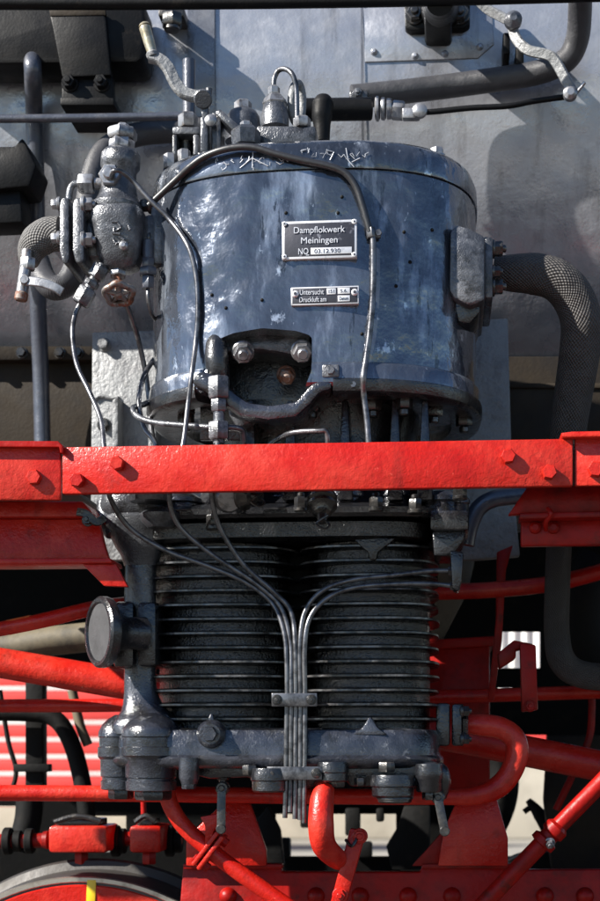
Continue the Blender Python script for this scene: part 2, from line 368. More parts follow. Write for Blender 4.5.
# distant things seen through the gaps under the engine
d = thing('striped_wagon_side', (-5, 12, 0), 'blurred red ribbed wagon side with white stripes seen far behind the left red pipes', 'wagon')
a = mb(); b = mb()
xa, xb = P(-160, 740, 12).x, P(330, 740, 12).x
for i in range(9):
    z0 = 0.45 + i * 0.165
    a.box(((xa + xb) / 2, 12.0, z0 + 0.066), xb - xa, 0.06, 0.132, 0.02, (Vector((1, 0, 0)), Vector((0, 1, 0)), Z))
    b.box(((xa + xb) / 2, 11.99, z0 + 0.148), xb - xa, 0.05, 0.03, 0.004, (Vector((1, 0, 0)), Vector((0, 1, 0)), Z))
a.build('red_boards', M_BARRED, d); b.build('white_stripes', M_WHITE, d)
d = thing('white_shed', (5, 16, 0), 'far white corrugated wall glimpsed through the gap beside the red post bracket', 'shed')
a = mb(); rings = []
x0, x1 = P(430, 740, 16).x, P(760, 740, 16).x
nx = 160
vs = []; fs = []
for i in range(nx + 1):
    x = x0 + (x1 - x0) * i / nx; y = 16 + 0.06 * math.sin(i * 1.05)
    vs += [(x, y, 0), (x, y, 2.9)]
for i in range(nx): fs.append((2 * i, 2 * i + 2, 2 * i + 3, 2 * i + 1))
a.add(vs, fs); a.build('corrugated_sheet', M_WHITE, d, recalc=False)
a = mb(); a.box(((x0 + x1) / 2, 16.3, 3.0), x1 - x0 + 0.6, 0.9, 0.2, 0.02, (Vector((1, 0, 0)), Vector((0, 1, 0)), Z)); a.build('roof_edge', M_SADDLE, d)
lw = thing('low_wall', (3, 14, 0), 'far low pale wall with red coping standing across the yard behind the engine', 'wall')
AXW = (Vector((1, 0, 0)), Vector((0, 1, 0)), Z)
d = mb(); d.box((4.0, 14, 0.50), 18, 0.3, 1.0, 0.02, AXW); d.build('wall_face', M_BEIGE, lw)
d = mb(); d.box((4.0, 14, 1.09), 18, 0.4, 0.18, 0.02, AXW); d.build('coping', M_BARRED, lw)

# ------------------------------------------------------------------ boiler
BZ, BR = 2.56, 0.95
BC = P(300, 740, 1.47); BC.z = BZ
def in_boiler(p, extra=0.0):
    q = p - BC; return math.hypot(q.dot(N), q.z) < BR + extra
def onb(px, py, stand=0.0): return hit(px, py, lambda p: in_boiler(p, stand))
boiler = thing('boiler', BC - Z * BR, 'huge dark blue grey boiler barrel filling the whole background', 'boiler')
def arc(a0, a1, n, x0, x1, r, nx=2, thick=None):
    """patch of barrel skin; angle 0 = facing the viewer, negative = underneath"""
    vs, fs = [], []
    for j in range(nx):
        x = x0 + (x1 - x0) * j / (nx - 1)
        for i in range(n + 1):
            t = R(a0 + (a1 - a0) * i / n)
            vs.append(BC + T * x - N * r * math.cos(t) + Z * r * math.sin(t))
    for j in range(nx - 1):
        for i in range(n):
            fs.append((j * (n + 1) + i, (j + 1) * (n + 1) + i, (j + 1) * (n + 1) + i + 1, j * (n + 1) + i + 1))
    m = mb(); m.add(vs, fs)
    if thick:
        ret = bmesh.ops.solidify(m.bm, geom=list(m.bm.faces), thickness=thick)
    return m
arc(-180, 180, 160, -2.4, 2.6, BR, 9).build('barrel', M_BOILER, boiler)
def bx_at(px, py): return (onb(px, py) - BC).dot(T)
xA, xB = bx_at(188, 60), bx_at(215, 60)
arc(-75, 60, 60, xA, xB, BR + 0.006, 2, 0.005).build('barrel_band', M_BOILER, boiler)
xA, xB = bx_at(361, 30), bx_at(363.5, 30)
arc(-28, 60, 40, xA, xB, BR + 0.004, 2, 0.004).build('sheet_seam', M_BOILER, boiler)
# riveted repair patch
def patch(name, pts, Yoff, material, parent, thick=0.006):
    m = mb(); m.prism([onb(x, y, Yoff) for x, y in pts], N * thick, 0.002); return m.build(name, material, parent)
p_ = patch('repair_plate', [(362, 8), (492, 4), (494, 44), (478, 58), (365, 62)], 0.004, M_BOILER, boiler, 0.03)
for x, y in ((374, 52), (480, 47), (415, 56), (445, 54)):
    m = mb(); q = onb(x, y, 0.004); m.lathe(q + N * 0.006, -N, [(0, 0.008), (0.008, 0.007), (0.012, 0.003)], 12); m.build('rivet', M_BOILER, boiler)
# a few patched scars on the skin
# saddle / lower cladding
sad = thing('smokebox_saddle', P(300, 520, 0.73), 'grimy brown black plate wall below the boiler barrel behind the pump', 'saddle')
m = mb(); m.rect(-420, 356, 1050, 470, 0.735, 0.5, 0.004); m.build('saddle_plate', M_SADDLE, sad)
m = mb(); m.rect(-420, 346, 150, 360, 0.70, 0.05, 0.003); m.build('joint_strip', M_SADDLE, sad)
for x in (-22, 22, 60, 78):
    m = mb(); m.bolt(P(x, 353, 0.70), -N, Ln(5, 0.7), stud=False); m.build('bolt', M_DNUT, sad)
m = mb(); m.rect(470, 383, 1050, 388, 0.725, 0.03, 0.002); m.build('seam_strip', M_SADDLE, sad)

# ------------------------------------------------------------------ dark inner frame with openings
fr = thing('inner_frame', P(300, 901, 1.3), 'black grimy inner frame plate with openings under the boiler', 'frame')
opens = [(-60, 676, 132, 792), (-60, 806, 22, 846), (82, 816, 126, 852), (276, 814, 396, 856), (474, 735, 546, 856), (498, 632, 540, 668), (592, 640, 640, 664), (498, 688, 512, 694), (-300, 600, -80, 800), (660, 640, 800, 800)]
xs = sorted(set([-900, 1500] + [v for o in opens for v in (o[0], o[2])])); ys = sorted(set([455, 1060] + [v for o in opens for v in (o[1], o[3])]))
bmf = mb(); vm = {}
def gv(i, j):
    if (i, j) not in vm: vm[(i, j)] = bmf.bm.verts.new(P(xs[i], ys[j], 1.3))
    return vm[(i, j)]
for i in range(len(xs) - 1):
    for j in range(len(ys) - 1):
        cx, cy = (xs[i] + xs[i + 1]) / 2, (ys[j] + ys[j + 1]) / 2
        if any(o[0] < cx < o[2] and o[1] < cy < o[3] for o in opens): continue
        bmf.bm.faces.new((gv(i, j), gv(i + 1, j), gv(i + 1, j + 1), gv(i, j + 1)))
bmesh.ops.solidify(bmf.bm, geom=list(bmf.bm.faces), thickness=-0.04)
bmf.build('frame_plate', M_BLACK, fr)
# ragged edges of the openings: lugs, brackets
for x0, y0, x1, y1 in ((300, 806, 312, 828), (318, 806, 330, 822), (345, 808, 360, 836), (376, 808, 384, 822), (276, 838, 290, 858), (352, 842, 372, 858)):
    m = mb(); m.rect(x0, y0, x1, y1, 1.26, 0.035, 0.006); m.build('frame_lug', M_BLACK, fr)
m = mb(); m.poly([(470, 870), (470, 760), (486, 775), (478, 815), (484, 850), (500, 862)], 1.25, 0.03)
m.build('frame_rib', M_BLACK, fr)

# ------------------------------------------------------------------ running board
def board(x0, x1, label, cat='running board'):
    t = thing('running_board', P((x0 + x1) / 2, 470, 0.3), label, cat, 'running boards either side of the pump')
    m = mb(); z = P(300, 449, -0.1).z
    A = P(x0, 449, -0.105); B = P(x1 if x0 > 0 else 26, 449, -0.105); A.z = B.z = z - 0.004
    m.prism([A, B, B - Z * 0.008, A - Z * 0.008], N * 0.62, 0.002)
    m.build('deck_sheet', M_DECK, t); return t
rbL = board(-200, 62, 'red running board section at left edge with folded top lip')
m = mb(); m.poly([(-200, 446), (60.5, 446.5), (60.5, 500), (-200, 500)], -0.115, 0.012, 0.003); m.build('edge_plate', M_RED, rbL)
m = mb(); m.poly([(-200, 440), (58, 441), (63, 446), (63, 453), (60, 453), (59, 447), (-200, 446)], -0.13, 0.05, 0.0015); m.build('top_lip', M_DRED, rbL)
rbR = board(576, 1500, 'red running board section at right edge with raised folded lip')
m = mb(); m.poly([(575, 436), (1500, 420), (1500, 470), (575, 486)], -0.115, 0.012, 0.003); m.build('edge_plate', M_RED, rbR)
m = mb(); m.poly([(561, 433), (572, 431.5), (1500, 416), (1500, 421), (575, 437), (563, 437)], -0.135, 0.06, 0.0015); m.build('top_lip', M_RED, rbR)
for px, py, par in ((35, 478, rbL), (595, 470, rbR), (-60, 470, rbL)):
    m = mb(); m.bolt(P(px, py, -0.115), -N, Ln(8, -0.11), 0.011, washer=False, stud=False, phase=random.random()); m.build('bolt', M_RED, par)
beam = thing('front_beam', P(318, 494, -0.115), 'long bright red flat beam running across in front of the pump', 'beam')
m = mb(); m.poly([(62, 447), (573, 438.5), (573, 486), (62, 494)], -0.12, 0.016, 0.003)
m.build('beam_face', M_RED, beam)
m = mb(); m.poly([(62.5, 449.5), (572.5, 441), (572.5, 447), (62.5, 455)], -0.1035, 0.055, 0.002); m.build('top_flange', M_RED, beam)
for px, py in ((78, 481), (118, 464), (508, 457), (549, 473)):
    m = mb(); m.bolt(P(px, py, -0.12), -N, Ln(7.5, -0.12), 0.012, washer=False, stud=False, phase=random.random()); m.build('bolt', M_RED, beam)

# ------------------------------------------------------------------ pump mounting plate behind
mt = thing('mounting_plate', P(300, 560, 0.62), 'rough pale grey mounting plate standing behind the pump', 'plate')
m = mb(); m.poly([(92, 332), (160, 330), (470, 320), (508, 318), (512, 470), (520, 556), (470, 560), (90, 560)], 0.60, 0.03, 0.004); m.build('back_plate', M_MOUNT, mt)
m = mb()
m.prism([P(112, 400, 0.55), P(118, 396, 0.55), P(118, 470, 0.55), P(112, 470, 0.55)], N * 0.06, 0.003)
m.prism([P(148, 402, 0.55), P(156, 398, 0.55), P(156, 470, 0.55), P(148, 470, 0.55)], N * 0.06, 0.003); m.build('stiffening_rib', M_MOUNT, mt)

for x, y in ((104, 345), (104, 425)):
    m = mb(); m.bolt(P(x, y, 0.60), -N, 0.012, stud=False, phase=random.random()); m.build('bolt', M_DNUT if y > 350 else M_MOUNT, mt)
m = mb(); m.tube([P(94, 400, 0.597), P(100, 396, 0.597), P(112, 398, 0.597), P(118, 397, 0.597)], 0.004, 8, 6); m.build('weld_bead', M_MOUNT, mt)
# ------------------------------------------------------------------ the pump
AX = P(316, 740, 0.285); AX.z = 0
PA, PB, PE = 0.303, 0.285, 2.7
def sup(a, b, e, z, n=128, ctr=AX, dx=0.0, dy=0.0):
    r = []
    for k in range(n):
        t = 2 * math.pi * k / n; c, s = math.cos(t), math.sin(t)
        r.append(ctr + T * (dx + a * math.copysign(abs(c) ** (2 / e), c)) + N * (dy + b * math.copysign(abs(s) ** (2 / e), s)) + Z * z)
    return r
def in_pump(p, off=0.0):
    q = p - AX; return (abs(q.dot(T)) / (PA + off)) ** PE + (abs(q.dot(N)) / (PB + off)) ** PE < 1
def onp(px, py, off=0.0): return hit(px, py, lambda p: in_pump(p, off))
zz = lambda py, Y=0.0: P(316, py, Y).z
z_seam, z_top = zz(169), zz(136)
z_band, z_bot = zz(364), zz(388)
pump = thing('air_pump', AX + Z * zz(800, 0.28), 'big glossy dark blue grey steam air pump with cooling fins and maker plates', 'air pump')
# upper steam cylinder with its recess cut out
def ringd(z, d): return sup(PA + d, PB + d, PE, z)
m = mb()
m.loft([ringd(z_bot, -0.012), ringd(z_bot + 0.002, 0.004), ringd(z_bot + 0.008, 0.009), ringd(z_band - 0.006, 0.009), ringd(z_band, 0.006), ringd(z_band + 0.003, 0.0)]
       + [ringd(z_band + 0.003 + (z_seam - z_band - 0.006) * i / 10, 0) for i in range(1, 10)] + [ringd(z_seam - 0.003, 0), ringd(z_seam - 0.002, -0.004), ringd(z_seam, -0.004)])
cyl_o = m.build('steam_cylinder', M_ENAMEL, pump)
ct = mb(); ct.prism([P(x, y, 0.0) - N * 0.08 for x, y in [(206, 348), (214, 338), (232, 332), (262, 328), (296, 331), (309, 335), (312, 338), (312, 372), (304, 392), (292, 440), (226, 440), (214, 392), (206, 374)]], N * 0.25, 0.003)
cto = ct.build('cutter', M_BLACK)
md = cyl_o.modifiers.new('cut', 'BOOLEAN'); md.operation = 'DIFFERENCE'; md.object = cto; md.solver = 'EXACT'
dg = bpy.context.evaluated_depsgraph_get()
me2 = bpy.data.meshes.new_from_object(cyl_o.evaluated_get(dg))
cyl_o.modifiers.clear(); cyl_o.data = me2; bpy.data.objects.remove(cto)
me2.materials.clear(); me2.materials.append(M_ENAMEL)
b2 = bmesh.new(); b2.from_mesh(me2)
for f in b2.faces: f.smooth = True
for e in b2.edges: e.smooth = not (len(e.link_faces) == 2 and e.calc_face_angle(0) > R(32))
b2.to_mesh(me2); b2.free()
# head
m = mb()
m.loft([ringd(z_seam - 0.001, -0.006), ringd(z_seam, 0.002), ringd(z_seam + 0.004, 0.003), ringd(z_top - 0.026, 0.002), ringd(z_top - 0.012, -0.003), ringd(z_top - 0.003, -0.013), ringd(z_top, -0.028), ringd(z_top + 0.003, -0.15)])
m.build('cylinder_head', M_ENAMEL, pump, 50)
# scratched marks on the head
m = mb()
def scr(pts, w_=0.0008):
    m.tube([onp(x, y, 0.0042) for x, y in pts], w_, 5, 1)
def scribble(x, y, h):
    n = random.randint(2, 4); pts = [(x, y)]
    for _ in range(n):
        pts.append((pts[-1][0] + random.uniform(-4, 5), pts[-1][1] + random.uniform(-h, h)))
    scr(pts, random.uniform(0.0003, 0.0007))
for x in range(216, 300, 6): scribble(x, 163 - 0.02 * (x - 216), 4)
for x in range(302, 366, 6): scribble(x, 153 + 0.03 * (x - 302), 5)
scr([(346, 148), (348, 160), (354, 167)]); scr([(326, 150), (334, 152), (330, 160)]); scr([(352, 162), (360, 158)]); scr([(240, 168), (252, 158), (268, 166)]); scr([(253, 152), (252, 168)])
m.build('scratch_marks', M_SCRATCH, pump)
# pits and drips on the cylinder, modelled as small black nubs
for x, y in ((212, 295), (226, 308), (410, 262), (396, 286), (286, 213), (338, 213), (362, 334), (342, 197), (262, 300), (432, 230), (404, 232)):
    q = onp(x, y, 0.0); m = mb(); m.lathe(q + N * 0.002, -N, [(0, 0.0035), (0.0035, 0.003), (0.005, 0.001)], 8); m.build('pit_drip', M_BLACK, pump)
# head bolts (square light caps at the rim)
for x, y in ((374, 138), (437, 150), (330, 134), (222, 142)):
    q = P(x, y, 0.10); m = mb(); m.bolt(Vector((q.x, q.y, z_top - 0.004)), Z, 0.012, 0.012, stud=False, phase=random.random()); m.build('head_bolt', M_NUT, pump)
# recess interior
m = mb(); m.poly([(208, 352), (208, 344), (240, 333), (298, 335), (310, 340), (310, 352), (299, 356), (280, 352), (258, 349), (238, 352)], 0.045, 0.10, 0.004); m.build('recess_flange', M_CAST, pump)
m = mb(); m.poly([(200, 326), (318, 326), (318, 440), (200, 440)], 0.13, 0.01, 0.002); m.build('recess_back', M_DARKCAST, pump)
for x, y, r_, mt_ in ((243, 352, 10, M_NUT), (302, 351, 10, M_NUT), (286, 375, 8.5, M_RUST)):
    m = mb(); q = P(x, y, 0.03 if r_ == 10 else 0.08); ax = Vector((0.05, -0.90, -0.43)).normalized()
    m.cyl(q - ax * 0.006, q + ax * 0.004, Ln(r_ * 1.15)); m.hexn(q, q + ax * 0.024, Ln(r_)); m.cyl(q + ax * 0.024, q + ax * 0.034, Ln(r_ * 0.55), n=14)
    m.build('recess_nut', mt_, pump)
# round boss left of recess, lip below the recess
m = mb(); m.tube([P(217, 332, 0.05), P(217, 345, 0.030), P(217, 360, 0.026), P(218, 374, 0.030), P(220, 390, 0.05)], [0.012, 0.020, 0.022, 0.021, 0.014], 22, 8); m.build('recess_boss', M_DARKCAST, pump)
m = mb(); m.poly([(192, 384), (210, 392), (224, 404), (240, 416), (268, 420), (296, 417), (310, 404), (320, 392), (332, 389), (332, 379), (317, 378), (307, 388), (296, 401), (270, 405), (248, 402), (232, 391), (219, 377), (204, 370), (192, 374)], -0.010, 0.13, 0.007, )
m.build('recess_lip', M_BLUECAST, pump)
m = mb(); m.poly([(226, 385), (242, 398), (258, 407), (250, 424), (238, 428), (228, 415)], 0.03, 0.10, 0.006); m.build('recess_web', M_CAST, pump)
# heavy oily rim under the cylinder, open at the front recess
ring = sup(PA, PB, PE, 0.0)
ns = []
for k_ in range(len(ring)):
    a_ = ring[k_ - 1]; b_ = ring[(k_ + 1) % len(ring)]; tt = (b_ - a_).normalized(); ns.append(Vector((tt.y, -tt.x, 0)))
lo = (P(198, 740, 0.0) - AX).dot(T); hi = (P(328, 740, 0.0) - AX).dot(T)
ok = [not ((p - AX).dot(N) < 0 and lo < (p - AX).dot(T) < hi) for p in ring]
st = next(i for i in range(len(ring)) if ok[i] and not ok[i - 1])
rg = []
for q_ in range(len(ring)):
    i_ = (st + q_) % len(ring)
    if not ok[i_]: break
    p, nn = ring[i_], ns[i_]
    rg.append([p + nn * dx + Z * (z_bot + dz) for dx, dz in ((-0.045, 0.002), (-0.045, -0.010), (0.001, -0.012), (0.009, -0.007), (0.0125, 0.003), (0.0122, 0.012), (0.006, 0.017), (-0.01, 0.017))])
m = mb(); m.loft(rg); m.build('oily_rim', M_DARKCAST, pump)
# underside nuts
for x, y, Y in ((312, 404, 0.07), (373, 402, 0.07), (434, 404, 0.13), (464, 424, 0.22), (404, 398, 0.06), (186, 410, 0.16)):
    q = P(x, y, Y); q.z = z_bot; m = mb(); m.cyl(q, q - Z * 0.006, 0.017); m.hexn(q - Z * 0.004, q - Z * 0.026, 0.0155, random.random()); m.cyl(q - Z * 0.026, q - Z * 0.038, 0.009, n=12)
    m.build('flange_nut', M_DNUT, pump)
# distance piece between cylinders
m = mb(); zb = zz(505, 0.1)
m.loft([sup(0.20, 0.17, 3, z_bot + 0.01), sup(0.19, 0.165, 3, z_bot - 0.04), sup(0.18, 0.16, 3, (z_bot + zb) / 2), sup(0.22, 0.19, 3, zb + 0.03), sup(0.26, 0.22, 3, zb)])
m.build('distance_piece', M_DARKCAST, pump)
m = mb()
for x in (250, 290, 345, 395, 425):
    q = P(x, 440, 0.07); m.prism([P(x - 3, 400, 0.06), P(x + 3, 400, 0.06), P(x + 8, 500, 0.05), P(x - 8, 500, 0.05)], N * 0.12, 0.004)
m.build('distance_webs', M_DARKCAST, pump)
# lower head flange (below the beam)
FC = P(292, 740, 0.26); FC.z = 0
zf0, zf1 = zz(540, 0.05), zz(520, 0.05)
m = mb()
m.loft([sup(0.262, 0.205, 5, zf0, ctr=FC), sup(0.272, 0.215, 5, zf0 + 0.006, ctr=FC), sup(0.275, 0.217, 5, zf1 - 0.004, ctr=FC), sup(0.268, 0.21, 5, zf1 + 0.002, ctr=FC), sup(0.24, 0.19, 4, zf1 + 0.012, ctr=FC)])
m.build('lower_head_flange', M_FIN, pump)
m = mb()
m.loft([sup(0.285, 0.222, 5, zf1 + 0.004, ctr=FC, dx=0.012), sup(0.292, 0.228, 5, zf1 + 0.01, ctr=FC, dx=0.012), sup(0.292, 0.228, 5, zf1 + 0.020, ctr=FC, dx=0.012), sup(0.27, 0.20, 4, zf1 + 0.032, ctr=FC, dx=0.012)])
m.build('upper_joint_flange', M_DARKCAST, pump, 30)
m = mb(); m.rect(430, 510, 469, 530, 0.05, 0.14, 0.005); m.build('flange_ear', M_DARKCAST, pump)
m = mb(); m.poly([(432, 531), (466, 531), (464, 540), (452, 556), (434, 556)], 0.065, 0.12, 0.004); m.build('flange_ear_web', M_DARKCAST, pump)
# lumpy castings above the flange
for x, Y, r_, y0, y1 in ((345, 0.10, 20, 486, 510), (395, 0.10, 14, 484, 510), (441, 0.09, 17, 490, 514), (460, 0.09, 9, 494, 512), (280, 0.11, 16, 490, 514), (180, 0.11, 20, 492, 514)):
    q = P(x, y1 + 3, Y); h_ = Ln(y1 - y0, Y); rr = Ln(r_, Y)
    m = mb(); m.lathe(q, Z, [(0, rr * 1.05), (h_ * 0.3, rr), (h_ * 0.55, rr * 0.98), (h_ * 0.62, rr * 1.12), (h_ * 0.8, rr * 1.1), (h_, rr * 0.8)], 24); m.build('casting_boss', M_BLUECAST, pump)
for x, y in ((301, 512), (376, 512), (460, 500), (415, 514), (213, 530)):
    m = mb(); q = P(x, y, 0.035); m.cyl(q, q + Z * 0.008, 0.013); m.hexn(q + Z * 0.006, q + Z * 0.026, 0.012, random.random()); m.cyl(q + Z * 0.026, q + Z * 0.034, 0.007, n=10); m.build('joint_nut', M_DNUT, pump)
# hanging oil plugs at the beam's lower edge
for x, sc in ((322, 1.0), (248, 1.1)):
    ax = Vector((0.0, -0.45, -0.89)) if x == 322 else Vector((0.75, -0.5, -0.2)).normalized()
    q = P(x - (0 if x == 322 else 16), 492, -0.01); pl = mb()
    pl.lathe(q, ax, [(0, 0.020 * sc), (0.012, 0.026 * sc), (0.018, 0.026 * sc), (0.022, 0.022 * sc), (0.026, 0.026 * sc), (0.031, 0.026 * sc), (0.035, 0.020 * sc), (0.045, 0.016 * sc), (0.048, 0.009 * sc), (0.062, 0.008 * sc)], 22)
    po = pl.build('oil_plug', M_DNUT, pump)
    wq = q + ax * 0.055; wm = mb(); wm.tube([wq, wq + Vector((0.012, -0.01, -0.012)), wq + Vector((0.004, -0.015, -0.02)), wq + Vector((-0.01, -0.01, -0.01)), wq + Vector((0.01, -0.01, 0.004))], 0.0022, 6); wm.build('locking_wire', M_DNUT, po)
m = mb(); m.lathe(P(228, 494, -0.01), Vector((0.1, -0.8, -0.4)), [(0, 0.02), (0.01, 0.026), (0.022, 0.027), (0.034, 0.02), (0.038, 0.006)], 20); m.build('oil_cap', M_NUT, pump)
m = mb(); m.poly([(450, 550), (464, 552), (462, 580), (458, 592), (452, 588), (451, 568)], 0.03, 0.05, 0.004); m.build('oil_inlet_block', M_DARKCAST, pump)
for x, y in ((452, 571), (454, 586)):
    m = mb(); m.hexn(P(x - 4, y, 0.04), P(x + 6, y, 0.04), Ln(5)); m.build('oil_inlet_nut', M_DNUT, pump)
# finned barrels
def fins(cx, rx, y0, n, step, Y, name):
    m = mb(); fine = []
    C = P(cx, 740, Y + 0.165); C.z = 0
    k = Ln(1, Y); kc = (DC + Y + 0.165) / DC / S
    aw = rx * kc
    zt, zbm = zz(y0 - 12, Y), zz(y0 + (n) * step + 4, Y)
    m.loft([sup(aw * 0.87, 0.149, 2.3, zbm, 64, C), sup(aw * 0.87, 0.149, 2.3, zt, 64, C)])
    for i in range(n):
        z = zz(y0 + i * step, Y); jit = random.uniform(-0.0015, 0.0015)
        th = 0.0044
        m.loft([sup(aw * 0.84, 0.145, 2.4, z - th * 1.5, 72, C), sup(aw - 0.004, 0.161, 3.4, z - th * 0.75, 72, C), sup(aw + jit, 0.165 + jit, 3.4, z - th * 0.4, 72, C), sup(aw + jit, 0.165 + jit, 3.4, z + th * 0.4, 72, C), sup(aw - 0.004, 0.161, 3.4, z + th * 0.75, 72, C), sup(aw * 0.84, 0.145, 2.4, z + th * 1.5, 72, C)], cap=False)
    o = m.build(name, M_FIN, pump); me = o.data; me.materials.append(M_FINEDGE); me.materials.append(M_CORE); org = WORG[o.name]
    for pl in me.polygons:
        q = pl.center + org - C
        if abs(pl.normal.z) < 0.75 and (abs(q.dot(T)) / (aw - 0.0028)) ** 3.4 + (abs(q.dot(N)) / 0.1622) ** 3.4 > 1: pl.material_index = 1
        elif abs(pl.normal.z) < 0.1: pl.material_index = 2
fins(227.5, 76.5, 546, 13, 14.4, 0.065, 'finned_barrel')
fins(370, 68.5, 546, 13, 14.4, 0.065, 'finned_barrel')
m = mb(); m.rect(285, 540, 318, 735, 0.19, 0.15, 0.004); m.build('barrel_web', M_BLACK, pump)
# web gusset under flange on the right barrel
m = mb(); m.poly([(352, 538), (396, 538), (378, 552), (376, 560), (370, 560), (368, 552)], 0.055, 0.04, 0.003); m.build('flange_gusset', M_FIN, pump)
# left valve column
def column(rows, Y, name, material, n=36, e=2.4, dd=0.8):
    m = mb(); rg = []
    for py, cx, rx in rows:
        c = P(cx, 740, Y); zc = P(cx, py, Y).z; c.z = 0; a_ = Ln(rx, Y)
        rg.append(sup(a_, a_ * dd, e, zc, n, c))
    m.loft(rg); return m.build(name, material, pump)
column([(488, 135, 30), (496, 135, 33), (505, 134, 34), (512, 134, 33), (516, 136, 30), (519, 136, 33), (528, 136, 33), (534, 137, 29), (541, 139, 27), (547, 140, 25), (556, 141, 20), (566, 141, 17)], 0.10, 'column_shoulder', M_CAST)
column([(560, 141, 16), (600, 140, 16), (680, 140, 16), (694, 141, 17), (704, 143, 20), (711, 145, 24), (717, 146, 29), (721, 146, 33), (726, 146, 35), (734, 146, 35)], 0.10, 'valve_column', M_BLUECAST)
m = mb(); m.tube([P(104, 500, 0.10), P(107, 520, 0.09), P(112, 535, 0.08)], [0.012, 0.02, 0.012], 14); m.build('shoulder_lug', M_CAST, pump)
m = mb(); q = P(150, 502, 0.03); m.lathe(q, Z, [(0, 0.035), (0.01, 0.04), (0.02, 0.036), (0.028, 0.02)], 22); q = P(160, 528, 0.04); m.lathe(q, Z, [(0, 0.022), (0.012, 0.034), (0.024, 0.036), (0.034, 0.024)], 22); m.build('shoulder_caps', M_CAST, pump)
m = mb(); q = P(94, 537, 0.04); m.bolt(q, Vector((-0.6, -0.8, 0)), 0.016); m.build('shoulder_bolt', M_DNUT, pump)
# base flange
BCn = P(284, 740, 0.25); BCn.z = 0
z1, z2 = zz(730, 0.02), zz(768, 0.02)
aa = Ln(157, 0.25)
m = mb()
m.loft([sup(aa * 0.92, 0.20, 5, z2 - 0.004, ctr=BCn), sup(aa - 0.004, 0.228, 6, z2, ctr=BCn), sup(aa + 0.004, 0.236, 6, z2 + 0.008, ctr=BCn), sup(aa + 0.004, 0.237, 6, z2 + 0.016, ctr=BCn), sup(aa - 0.002, 0.228, 6, z2 + 0.022, ctr=BCn), sup(aa - 0.003, 0.226, 6, z1 - 0.010, ctr=BCn), sup(aa - 0.008, 0.22, 6, z1, ctr=BCn), sup(aa * 0.9, 0.19, 5, z1 + 0.004, ctr=BCn)])
m.build('base_flange', M_BLUECAST, pump, 50)
m = mb(); q = P(211, 734, 0.02); m.lathe(q + N * 0.01, -N, [(0, 0.026), (0.014, 0.025), (0.022, 0.018)], 24); m.hexn(q - N * 0.008, q - N * 0.022, 0.014); m.poly([(200, 732), (208, 720), (209, 714), (213, 714), (214, 720), (222, 732)], 0.02, 0.04, 0.004); m.build('plug_boss', M_BLUECAST, pump)
m = mb(); m.poly([(352, 735), (362, 728), (367, 720), (370, 716), (373, 720), (378, 728), (388, 735)], 0.022, 0.05, 0.004); m.build('flange_nib', M_BLUECAST, pump)
# valve chest lobes lower left
def lobe(cx, Y, rows, nm):
    k = Ln(1, Y); m = mb(); q = P(cx, rows[0][0], Y)
    m.lathe(q, Z, [((rows[0][0] - y) * k, r * k) for y, r in rows], 40); m.build(nm, M_BLUECAST, pump, 30)
    r_ = rows[0][1]; m = mb(); m.hexn(P(cx + 2, rows[0][0] + 9, Y), P(cx + 2, rows[0][0] - 3, Y), r_ * 0.86 * k, 0.2); m.build('chest_cap', M_DARKCAST, pump)
lobe(151, 0.06, [(791, 22), (790, 25.5), (781, 26), (780, 24.5), (778, 24.5), (777, 26), (760, 26.5), (757, 28), (755, 30), (747, 30), (746, 28.5), (737, 28.5), (736, 30), (730, 30), (726, 28), (721, 23), (716, 15), (712, 5)], 'valve_chest')
lobe(119, 0.10, [(790, 15), (789, 18.5), (781, 18.5), (780, 17), (777, 17), (776, 18.5), (759, 19), (756, 21.5), (747, 21.5), (746, 20), (737, 20), (736, 21), (731, 20.5), (724, 17), (718, 11), (714, 4)], 'valve_chest')
m = mb(); m.lathe(P(189, 784, 0.01), Z, [(0, 0.014), (0.006, 0.016), (0.010, 0.018), (0.036, 0.018), (0.046, 0.018)], 20); m.hexn(P(189, 789, 0.01), P(189, 780, 0.01), 0.013); m.build('lug_bolt', M_BLUECAST, pump)
# base underside
m = mb(); m.poly([(180, 762), (438, 762), (434, 776), (410, 779), (405, 787), (350, 787), (345, 779), (318, 780), (312, 788), (255, 788), (250, 777), (210, 779), (180, 772)], 0.035, 0.36, 0.006); m.build('sump', M_DARKCAST, pump)
for x, y, rr, h_, mt_ in ((333, 782, 15, 20, M_DARKCAST), (337, 787, 9, 10, M_DNUT), (387, 772, 9, 10, M_DNUT), (393, 797, 21, 22, M_DARKCAST), (395, 803, 17, 8, M_DNUT), (429, 792, 13, 28, M_DARKCAST), (429, 800, 7, 10, M_DNUT), (250, 775, 8, 10, M_DNUT), (270, 792, 18, 24, M_DARKCAST), (360, 786, 6, 8, M_DNUT), (412, 786, 6, 8, M_DNUT)):
    m = mb(); k = Ln(1, 0.02); q = P(x, y, 0.02)
    if rr < 12: m.hexn(q, q + Z * h_ * k, rr * k, random.random())
    else: m.lathe(q, Z, [(0, rr * k * 0.9), (0.003, rr * k), (h_ * k * 0.45, rr * k), (h_ * k * 0.5, rr * k * 1.08), (h_ * k * 0.7, rr * k * 1.08), (h_ * k, rr * k)], 24)
    m.build('sump_plug', mt_, pump)
m = mb(); m.tube([P(436, 772, 0.05), P(441, 770, 0.03), P(444, 782, 0.03), P(440, 796, 0.04)], 0.012, 12); m.build('sump_elbow', M_DARKCAST, pump)
